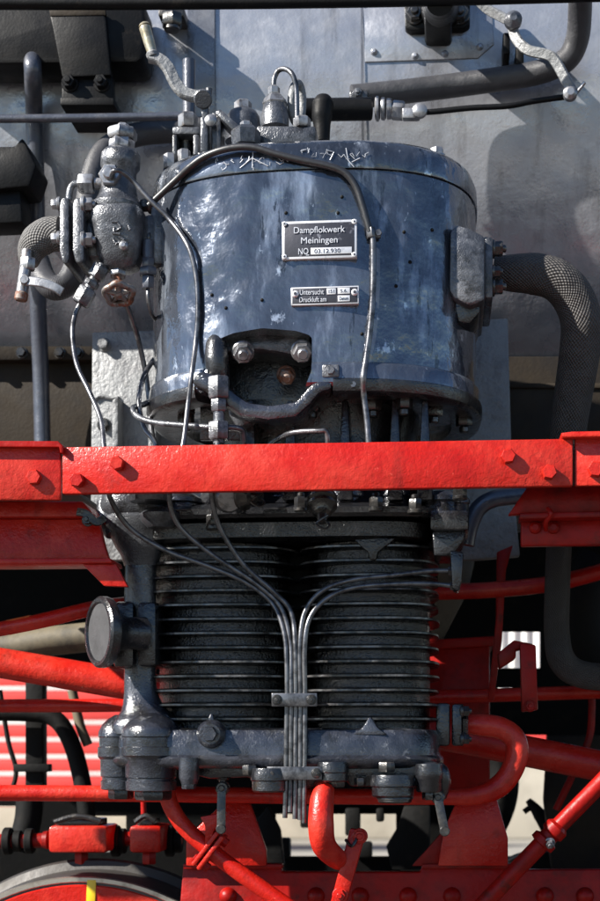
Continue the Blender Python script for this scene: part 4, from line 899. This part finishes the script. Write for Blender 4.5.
# union and elbow behind the pump head
un = thing('pipe_union', P(330, 135, 0.35), 'dark pipe union with ball elbow behind the pump head', 'union')
m = mb(); m.cyl(P(298, 110, 0.34), P(372, 109, 0.36), Ln(11, 0.35)); m.build('union_barrel', M_BPAINT, un)
m = mb(); m.tube([P(323, 96, 0.30), P(323, 103, 0.30), P(322, 116, 0.30), P(322, 126, 0.30), P(322, 142, 0.30)], [Ln(7), Ln(12), Ln(11.5), Ln(9.5), Ln(8.5)], 22, 6); m.build('ball_elbow', M_BPAINT, un)
m = mb()
for i, x in enumerate((375, 381, 387)): m.lathe(P(x, 109, 0.36), T, [(0, Ln(10, 0.36)), (0.003, Ln(12 - i, 0.36)), (0.007, Ln(12 - i, 0.36)), (0.010, Ln(9, 0.36))], 24)
m.hexn(P(392, 110, 0.36), P(404, 111, 0.36), Ln(9.5, 0.36)); m.build('union_rings', M_NUT, un)
m = mb(); m.rect(349, 90, 368, 100, 0.40, 0.05, 0.005); m.bolt(P(358, 94, 0.40), -N, 0.009); m.build('pipe_strap', M_CAST, un)
# linkage
lk = thing('linkage_rod', P(400, 113, 0.33), 'thin actuating rod running from the union to the cranked lever', 'rod')
m = mb(); m.tube([P(404, 112, 0.355), P(430, 112, 0.34), P(470, 108, 0.34), P(508, 106, 0.34), P(535, 101, 0.35), P(572, 96, 0.36)], Ln(2.8, 0.34), 10); m.build('rod', M_BPAINT, lk)
m = mb(); m.lathe(P(420, 112, 0.33), -N, [(0, Ln(8)), (0.01, Ln(8)), (0.014, Ln(4))], 18); m.rect(402, 107, 420, 118, 0.335, 0.02, 0.004); m.build('rod_clevis', M_NUT, lk)
lv = thing('cranked_lever', P(575, 95, 0.38), 'pale cranked steel lever below the top right pipe bend', 'lever')
m = mb(); m.strap([P(474, -4, 0.40), P(486, 8, 0.40), P(500, 16, 0.39), P(512, 22, 0.38)], Ln(9, 0.4), 0.012, side=Vector((0, -0.6, 1)).normalized()); m.strap([P(512, 22, 0.38), P(516, 38, 0.37), P(528, 50, 0.36), P(548, 55, 0.35), P(556, 62, 0.35), P(566, 80, 0.35), P(574, 94, 0.35)], Ln(10, 0.36), 0.012, side=Vector((0.6, -0.5, 0.6)).normalized()); m.build('lever_arm', M_MOUNT, lv)
m = mb(); m.lathe(P(513, 22, 0.37), -N, [(0, Ln(10)), (0.012, Ln(10)), (0.018, Ln(7)), (0.022, Ln(4))], 18); m.cyl(P(513, 22, 0.37), P(513, 22, 0.5), Ln(6)); m.build('lever_pivot', M_CAST, lv)
m = mb(); m.lathe(P(570, 95, 0.345), -N, [(0, Ln(8)), (0.012, Ln(8)), (0.018, Ln(4))], 16); m.cyl(P(574, 96, 0.34), P(585, 82, 0.33), Ln(2), n=8); m.build('lever_pin', M_NUT, lv)
m = mb(); m.rect(503, 32, 510, 54, 0.44, 0.12, 0.004); m.rect(516, 42, 524, 64, 0.44, 0.12, 0.004)
tag(m.build('lever_support', M_BPAINT), 'small black twin support fixed on the boiler below the lever pivot', 'support')

# braided hose right
m = mb(); m.tube([P(493, 272, 0.20), P(510, 273, 0.20), P(535, 274, 0.20), P(556, 280, 0.20), P(572, 296, 0.21), P(581, 320, 0.22), P(580, 350, 0.24), P(574, 390, 0.27), P(568, 430, 0.30), P(562, 490, 0.36), P(559, 545, 0.4), P(557, 600, 0.4), P(557, 635, 0.4), P(562, 660, 0.4), P(580, 674, 0.41), P(620, 678, 0.42), P(700, 680, 0.42)], [Ln(16), Ln(19), Ln(20, .2), Ln(20, .2), Ln(20.5, .2), Ln(20.5, .2), Ln(20.5, .2), Ln(19.5, .2), Ln(18.5, .25), Ln(14, .3), Ln(13, .3), Ln(13, .3), Ln(13, .3), Ln(14, .3), Ln(14, .3), Ln(14, .3), Ln(14, .3)], 30, 10)
tag(m.build('braided_hose', M_BRAID), 'thick dark braided lagged pipe bending down on the right of the pump', 'pipe')

# ------------------------------------------------------------------ red brackets under the beam
lb = thing('support_bracket', P(50, 565, 0.0), 'deep red channel bracket under the beam at the left edge', 'bracket')
m = mb(); m.poly([(-400, 500), (82, 501), (96, 517), (-400, 517)], -0.02, 0.10, 0.003); m.build('upper_flange', M_RED, lb)
m = mb(); m.poly([(-400, 518), (98, 519), (104, 545), (110, 563), (-400, 566)], 0.0, 0.02, 0.003); m.build('web', M_RED, lb)
m = mb(); m.poly([(-400, 560), (110, 558), (112, 563), (-400, 567)], -0.03, 0.09, 0.002); m.build('lower_flange', M_RED, lb)
m = mb(); m.poly([(82, 564), (116, 564), (128, 587), (104, 586)], -0.02, 0.012, 0.002); m.build('corner_gusset', M_RED, lb)
m = mb(); m.strap([P(78, 512, -0.04), P(86, 514, -0.045), P(96, 522, -0.04), P(104, 518, -0.03)], 0.014, 0.008, side=Z); m.bolt(P(88, 520, -0.035), -N, 0.009); m.build('latch', M_DNUT, lb)
rbk = thing('support_bracket', P(560, 545, 0.0), 'dark red channel bracket under the beam at the right edge', 'bracket')
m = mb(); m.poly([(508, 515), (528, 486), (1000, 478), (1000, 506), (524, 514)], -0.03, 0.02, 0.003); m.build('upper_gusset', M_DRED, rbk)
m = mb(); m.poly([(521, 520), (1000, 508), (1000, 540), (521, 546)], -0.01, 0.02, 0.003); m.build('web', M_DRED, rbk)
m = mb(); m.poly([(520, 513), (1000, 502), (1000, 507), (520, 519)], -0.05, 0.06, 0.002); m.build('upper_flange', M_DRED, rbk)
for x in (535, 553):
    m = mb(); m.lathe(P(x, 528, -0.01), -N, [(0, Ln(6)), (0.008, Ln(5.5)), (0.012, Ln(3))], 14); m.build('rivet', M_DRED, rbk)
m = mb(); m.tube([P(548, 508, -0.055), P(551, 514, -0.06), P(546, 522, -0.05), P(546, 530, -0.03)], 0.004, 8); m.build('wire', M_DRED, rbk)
# bent grey pipe right below the beam
m = mb(); m.tube([P(466, 545, 0.22), P(470, 526, 0.22), P(479, 508, 0.22), P(494, 499, 0.22), P(516, 496, 0.23), P(560, 490, 0.25)], Ln(8.5, 0.2), 18)
tag(m.build('bent_pipe', M_BPIPE), 'short bent blue grey pipe right of the pump just under the beam', 'pipe')

# ------------------------------------------------------------------ red pipes and rods
def rpipe(pts, r, label, name='red_pipe', mtl=None, n=20, cat='pipe'):
    m = mb(); m.tube(pts, r, n, 8); return tag(m.build(name, mtl or M_RED), label, cat)
rpipe([P(-120, 650, 0.12), P(0, 629, 0.10), P(45, 620, 0.09), P(90, 609, 0.10), P(126, 604, 0.13), P(138, 603, 0.20)], Ln(7.5, 0.1), 'red rod rising to the air filter at left with a sunlit patch painted orange', 'red_rod', cat='rod')
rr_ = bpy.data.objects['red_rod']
m = mb(); m.tube([P(8, 627.5, 0.10), P(20, 625, 0.097), P(32, 622.5, 0.094)], Ln(7.8, 0.1), 20, 6); m.build('sunlit_patch', M_ORANGE, rr_)  # thin orange sleeve paints the patch of sun on the rod
rpipe([P(-200, 630, 0.46), P(0, 663, 0.46), P(130, 685, 0.46), P(300, 714, 0.46), P(440, 735, 0.46), P(600, 766, 0.46), P(760, 798, 0.46)], Ln(15.5, 0.46), 'thickest red pipe sloping down to the right behind the pump', n=28)
rpipe([P(-200, 710, 0.56), P(0, 706, 0.56), P(130, 705, 0.56), P(437, 697, 0.56), P(600, 692, 0.56), P(760, 688, 0.56)], Ln(6.8, 0.56), 'straight level red pipe passing behind the pump below the thick pipe')
rpipe([P(380, 592, 0.5), P(437, 592, 0.5), P(490, 590, 0.5), P(550, 584, 0.5), P(600, 572, 0.5), P(700, 545, 0.5)], Ln(8, 0.5), 'red pipe curving up to the right edge below the right bracket')
u = thing('return_pipe', P(470, 797, 0.20), 'long red pipe along the bottom with a U bend to the right outlet nut', 'pipe')
m = mb(); m.tube([P(464, 724, 0.20), P(480, 725, 0.20), P(500, 728, 0.20), P(514, 738, 0.20), P(517, 754, 0.20), P(511, 772, 0.20), P(498, 787, 0.20), P(478, 795, 0.20), P(440, 797, 0.20), P(300, 796, 0.20), P(150, 794, 0.20), P(0, 793, 0.20), P(-200, 792, 0.20)], [Ln(10)] + [Ln(12)] * 6 + [Ln(10.5), Ln(8.5), Ln(8.5, .1), Ln(8.5, .1), Ln(8.5, .1), Ln(8.5, .1)], 24, 10); m.build('pipe_run', M_RED, u)
m = mb(); m.tube([P(326, 786, 0.02), P(322, 800, 0.01), P(321, 825, 0.0), P(324, 845, 0.01), P(336, 858, 0.05), P(345, 862, 0.12)], [Ln(9), Ln(12), Ln(13), Ln(12.5), Ln(11), Ln(9)], 22)
tag(m.build('red_elbow', M_RED), 'stout glossy red elbow hanging below the base flange', 'elbow')
rl = thing('red_lever', P(348, 901, 0.03), 'leaning red flat lever below the stout red elbow', 'lever')
m = mb(); m.poly([(350, 828), (366, 832), (346, 905), (328, 912)], 0.05, 0.02, 0.004); m.build('lever_bar', M_RED, rl)
for bx_, by_ in ((360, 836), (340, 895)):
    m = mb(); m.bolt(P(bx_, by_, 0.05), -N, 0.011); m.build('lever_bolt', M_RED, rl)
m = mb(); m.tube([P(358, 836, 0.04), P(352, 846, 0.03), P(346, 840, 0.05)], 0.003, 8); m.build('lever_hook', M_DNUT, rl)
dl = thing('brake_pipe', P(280, 905, 0.12), 'red pipe bending down to the right from the base with a bolted flange', 'pipe')
m = mb(); m.tube([P(166, 786, 0.12), P(170, 804, 0.12), P(182, 824, 0.12), P(204, 845, 0.12), P(240, 873, 0.12), P(310, 922, 0.12)], Ln(8.5, 0.12), 20); m.build('pipe_run', M_RED, dl)
axd = (P(240, 873, 0.12) - P(204, 845, 0.12)).normalized(); q = P(211, 851, 0.12)
for s_ in (-0.009, 0.003):
    m = mb(); m.box(q + axd * s_, 0.008, 0.055, 0.075, 0.003, (axd, N, axd.cross(N))); m.build('flange', M_RED, dl)
m = mb(); e_ = axd.cross(N)
for s_ in (-1, 1): m.hexn(q + e_ * 0.028 * s_ - axd * 0.018, q + e_ * 0.028 * s_ + axd * 0.016, 0.009)
m.build('flange_bolts', M_DRED, dl)
m = mb(); m.poly([(200, 817), (226, 812), (222, 826), (214, 830), (210, 846), (205, 846), (205, 826)], 0.10, 0.02, 0.002)
tag(m.build('pipe_hanger', M_RED), 'small red hook shaped hanger beside the left drain cock', 'hanger')
dr = thing('diagonal_stay', P(490, 905, 0.2), 'red diagonal stay with a clamped collar at the lower right', 'stay')
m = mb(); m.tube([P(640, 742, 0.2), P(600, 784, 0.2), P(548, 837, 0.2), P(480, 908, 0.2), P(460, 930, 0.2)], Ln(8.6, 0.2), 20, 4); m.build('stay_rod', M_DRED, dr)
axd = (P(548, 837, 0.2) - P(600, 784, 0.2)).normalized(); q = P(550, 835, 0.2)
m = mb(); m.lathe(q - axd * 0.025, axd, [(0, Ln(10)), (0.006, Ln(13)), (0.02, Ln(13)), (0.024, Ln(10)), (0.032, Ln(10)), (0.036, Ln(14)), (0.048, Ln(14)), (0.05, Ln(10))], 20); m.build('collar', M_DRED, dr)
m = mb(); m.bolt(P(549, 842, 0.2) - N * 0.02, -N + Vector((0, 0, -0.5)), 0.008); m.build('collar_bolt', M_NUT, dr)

# bottom red frame
bf = thing('bottom_frame', P(420, 901, 0.30), 'dark red frame plate with large rivets along the bottom right', 'frame')
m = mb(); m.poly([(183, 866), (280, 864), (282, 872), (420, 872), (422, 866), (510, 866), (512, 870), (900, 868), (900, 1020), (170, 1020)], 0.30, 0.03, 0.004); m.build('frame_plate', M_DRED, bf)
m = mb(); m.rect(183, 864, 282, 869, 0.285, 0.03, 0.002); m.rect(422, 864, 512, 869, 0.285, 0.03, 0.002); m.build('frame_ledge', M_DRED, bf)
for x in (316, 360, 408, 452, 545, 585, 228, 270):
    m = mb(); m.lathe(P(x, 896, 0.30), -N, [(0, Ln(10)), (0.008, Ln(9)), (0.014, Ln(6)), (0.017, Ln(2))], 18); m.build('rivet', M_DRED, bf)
m = mb(); m.poly([(458, 798), (496, 796), (508, 838), (508, 866), (438, 866), (444, 830)], 0.26, 0.02, 0.003)
tag(m.build('gusset_plate', M_RED), 'wide red gusset plate under the U bend at right', 'gusset')
m = mb(); m.poly([(186, 838), (226, 800), (250, 804), (266, 850), (266, 866), (186, 866)], 0.27, 0.02, 0.003)
tag(m.build('gusset_plate', M_RED), 'red gusset plate behind the left drain cock', 'gusset')
m = mb(); m.poly([(412, 866), (444, 830), (444, 866)], 0.29, 0.02, 0.002)
tag(m.build('gusset_plate', M_DRED), 'small dark red triangular gusset left of the wide gusset', 'gusset')
# red box panel right of the fins
bxp = thing('red_box', P(460, 795, 0.7), 'dark red box shaped frame member standing right of the fins', 'frame')
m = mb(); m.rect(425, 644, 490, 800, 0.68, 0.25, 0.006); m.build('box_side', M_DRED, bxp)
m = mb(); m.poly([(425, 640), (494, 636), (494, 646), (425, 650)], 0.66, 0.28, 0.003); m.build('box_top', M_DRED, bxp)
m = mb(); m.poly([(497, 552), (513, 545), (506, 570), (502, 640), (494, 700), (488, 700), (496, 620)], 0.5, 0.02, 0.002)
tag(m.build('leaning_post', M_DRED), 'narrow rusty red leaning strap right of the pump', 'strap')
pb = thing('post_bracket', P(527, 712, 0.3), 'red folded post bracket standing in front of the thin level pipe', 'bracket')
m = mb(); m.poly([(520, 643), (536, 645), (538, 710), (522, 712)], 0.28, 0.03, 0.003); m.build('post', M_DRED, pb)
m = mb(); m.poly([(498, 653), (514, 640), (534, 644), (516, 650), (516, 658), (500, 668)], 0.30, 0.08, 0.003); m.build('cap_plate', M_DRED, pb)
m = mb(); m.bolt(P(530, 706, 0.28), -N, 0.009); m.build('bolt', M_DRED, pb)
# red blocks lower left
def rblock(x0, x1, label):
    t = thing('red_valve_block', P((x0 + x1) / 2, 860, 0.55), label, 'valve block', 'red valve blocks above the wheel')
    m = mb(); m.rect(x0, 826, x1, 853, 0.52, 0.12, 0.008); m.build('block', M_RED, t)
    m = mb(); m.rect(x0 + 8, 819, x1 - 8, 827, 0.54, 0.08, 0.003); m.tube([P(x0 + 6, 822, 0.53), P((x0 + x1) / 2, 816, 0.53), P(x1 - 6, 821, 0.53)], 0.006, 8); m.build('lid', M_DNUT, t)
    m = mb(); m.hexn(P((x0 + x1) / 2 + 4, 852, 0.56), P((x0 + x1) / 2 + 4, 864, 0.56), 0.016); m.build('foot_nut', M_DRED, t)
    return t
t = rblock(48, 107, 'wider red valve block above the wheel at the lower left'); m = mb(); m.lathe(P(48, 840, 0.57), -T, [(0, 0.02), (0.01, 0.018), (0.016, 0.008)], 16); m.build('end_cap', M_DRED, t)
t = rblock(129, 161, 'narrower red valve block with an upright rod above the wheel'); m = mb(); m.cyl(P(144, 826, 0.56), P(143, 790, 0.56), 0.006); m.build('rod', M_DRED, t)
bp = thing('linking_shaft', P(100, 845, 0.6), 'dark shaft with couplings joining the two red valve blocks', 'shaft')
m = mb(); m.cyl(P(-40, 842, 0.62), P(182, 838, 0.62), 0.016); m.build('shaft', M_DRED, bp)
for x, r_ in ((8, 14), (18, 11), (30, 13), (116, 16), (122, 13), (170, 16), (178, 12)):
    m = mb(); m.cyl(P(x - 4, 841, 0.62), P(x + 4, 841, 0.62), Ln(r_, 0.6)); m.build('coupling', M_BLACK, bp)
# wheels
def wheel(px, py, Y, label, mark):
    c = P(px, py, Y); Rw = 0.425
    t = thing('pilot_wheel', c - Z * Rw, label, 'wheel', 'pilot wheels')
    m = mb(); prof = [(0, Rw - 0.035), (0.0, Rw - 0.004), (0.004, Rw), (0.11, Rw + 0.005), (0.118, Rw + 0.022), (0.13, Rw + 0.026), (0.138, Rw + 0.022), (0.14, Rw - 0.035)]
    ax_ = N; u1 = T; v1 = Z; n = 120
    rings = [[c + ax_ * tt + (u1 * math.cos(2 * math.pi * i / n) + v1 * math.sin(2 * math.pi * i / n)) * r for i in range(n)] for tt, r in prof]
    m.loft(rings, closed=True); m.build('tyre', M_TYRE, t)
    m = mb(); prof = [(-0.002, Rw - 0.013), (-0.004, Rw - 0.011), (-0.004, Rw - 0.003), (-0.001, Rw - 0.001), (0.002, Rw - 0.001), (0.002, Rw - 0.013)]
    rings = [[c + ax_ * tt + (u1 * math.cos(2 * math.pi * i / n) + v1 * math.sin(2 * math.pi * i / n)) * r for i in range(n)] for tt, r in prof]
    m.loft(rings, closed=True); m.build('tyre_edge_ring', M_TYREF, t)
    m = mb(); prof = [(0.002, Rw - 0.016), (-0.003, Rw - 0.020), (0.0, Rw - 0.095), (0.02, Rw - 0.11), (0.03, 0.14), (0.0, 0.12), (-0.03, 0.08), (-0.03, 0.001), (0.12, 0.001), (0.12, Rw - 0.05), (0.02, Rw - 0.034)]
    rings = [[c + ax_ * tt + (u1 * math.cos(2 * math.pi * i / n) + v1 * math.sin(2 * math.pi * i / n)) * r for i in range(n)] for tt, r in prof]
    m.loft(rings, closed=True); m.build('wheel_disc', M_RED, t)
    if mark:
        pts = [P(87, 880, Y - 0.005), P(96, 880, Y - 0.005), P(95, 903, Y - 0.005), P(86, 903, Y - 0.005)]
        m = mb(); m.prism(pts, N * 0.008, 0.0008); m.build('yellow_mark', M_YELLOW, t)
    return t
wheel(83, 874 + 211, 0.43, 'red pilot wheel at the lower left with bright steel tyre and yellow mark', True)
wheel(722, 872 + 211, 0.43, 'red pilot wheel of which only the steel tyre shows at the bottom right corner', False)

# ------------------------------------------------------------------ dark clutter in the under-frame
m = mb(); m.rect(25, 640, 43, 800, 0.95, 0.04, 0.004); m.rect(13, 764, 49, 772, 0.93, 0.03, 0.002)
tag(m.build('black_post', M_BLACK), 'black upright post with a short cross bar in front of the striped wagon', 'post')
m = mb(); m.tube([P(-20, 712, 0.9), P(30, 713, 0.9), P(52, 717, 0.9), P(66, 732, 0.9), P(77, 760, 0.9), P(85, 800, 0.9), P(88, 840, 0.9)], Ln(9, 0.9), 16)
tag(m.build('black_pipe', M_BLACK), 'black pipe curving down in front of the striped wagon', 'pipe')
m = mb(); m.tube([P(72, 690, 0.92), P(80, 725, 0.92), P(88, 745, 0.92)], Ln(5, 0.9), 12)
tag(m.build('tan_rod', M_TAN), 'short tan rod leaning behind the black curved pipe', 'rod')
m = mb(); m.tube([P(-100, 650, 0.72), P(0, 648, 0.72), P(60, 640, 0.72), P(140, 632, 0.72)], Ln(15, 0.7), 22)
tag(m.build('tan_pipe', M_TAN), 'grimy tan pipe behind the red rod at the left edge', 'pipe')
m = mb(); m.tube([P(0, 690, 1.0), P(8, 740, 1.0), P(16, 770, 1.0), P(12, 790, 1.0)], 0.006, 8)
tag(m.build('black_cable', M_BLACK), 'thin black cable hanging at the left edge', 'cable')
m = mb(); m.tube([P(30, 790, 0.85), P(28, 820, 0.85), P(20, 850, 0.85)], Ln(14, 0.85), 16)
tag(m.build('black_stub_pipe', M_BLACK), 'stubby black pipe beside the wider red valve block', 'pipe')
m = mb(); m.poly([(548, 735), (600, 735), (640, 780), (640, 870), (552, 870), (544, 800)], 1.0, 0.05, 0.006)
tag(m.build('brown_plate', M_SADDLE), 'brown grimy plate at the lower right behind the diagonal stay', 'plate')
m = mb(); m.tube([P(592, 690, 0.7), P(590, 735, 0.7), P(575, 770, 0.7), P(556, 810, 0.7)], 0.008, 10)
tag(m.build('brown_rod', M_DRED), 'thin dark red rod hanging down behind the diagonal stay', 'rod')
m = mb(); m.tube([P(600, 560, 0.7), P(585, 590, 0.7), P(585, 640, 0.7), P(610, 680, 0.7)], Ln(24, 0.7), 20)
tag(m.build('black_bend_pipe', M_BLACK), 'fat black bent pipe at the right edge behind the braided pipe', 'pipe')
m = mb(); m.poly([(440, 560), (475, 560), (468, 590), (442, 640), (430, 640)], 0.8, 0.05, 0.006)
tag(m.build('tan_stay', M_TAN), 'grimy tan stay slanting down right of the fins', 'stay')

m = mb(); m.tube([P(455, 905, 1.15), P(478, 850, 1.15), P(500, 800, 1.15), P(498, 760, 1.15), P(470, 730, 1.15)], Ln(17, 1.1), 18)
tag(m.build('black_hose', M_BLACK), 'black hose curving behind the U bend of the red pipe', 'hose')
m = mb(); m.tube([P(528, 800, 1.1), P(540, 815, 1.1), P(548, 832, 1.1)], [Ln(3, 1), Ln(7, 1), Ln(6, 1)], 10); m.tube([P(532, 806, 1.1), P(524, 812, 1.1)], Ln(3, 1), 8)
tag(m.build('black_stub', M_BLACK), 'small knobbly black stub against the pale wall at lower right', 'stub')
m = mb(); c0 = P(545, 930, 1.12); m.lathe(c0, N, [(0, 0.02), (0.0, 0.19), (0.04, 0.195), (0.04, 0.02)], 60)
tag(m.build('brake_drum', M_BLACK), 'dark round edge rising at the bottom of the right opening', 'wheel')
m = mb(); m.poly([(228, 866), (258, 818), (268, 806), (280, 830), (284, 866)], 1.0, 0.03, 0.004)
tag(m.build('black_stay', M_BLACK), 'black stay behind the left gusset under the base flange', 'stay')
m = mb(); m.poly([(392, 870), (386, 846), (398, 826), (404, 806), (430, 806), (430, 870)], 1.05, 0.03, 0.004)
tag(m.build('black_stay', M_BLACK), 'black stepped stay right of the pale opening under the pump', 'stay')
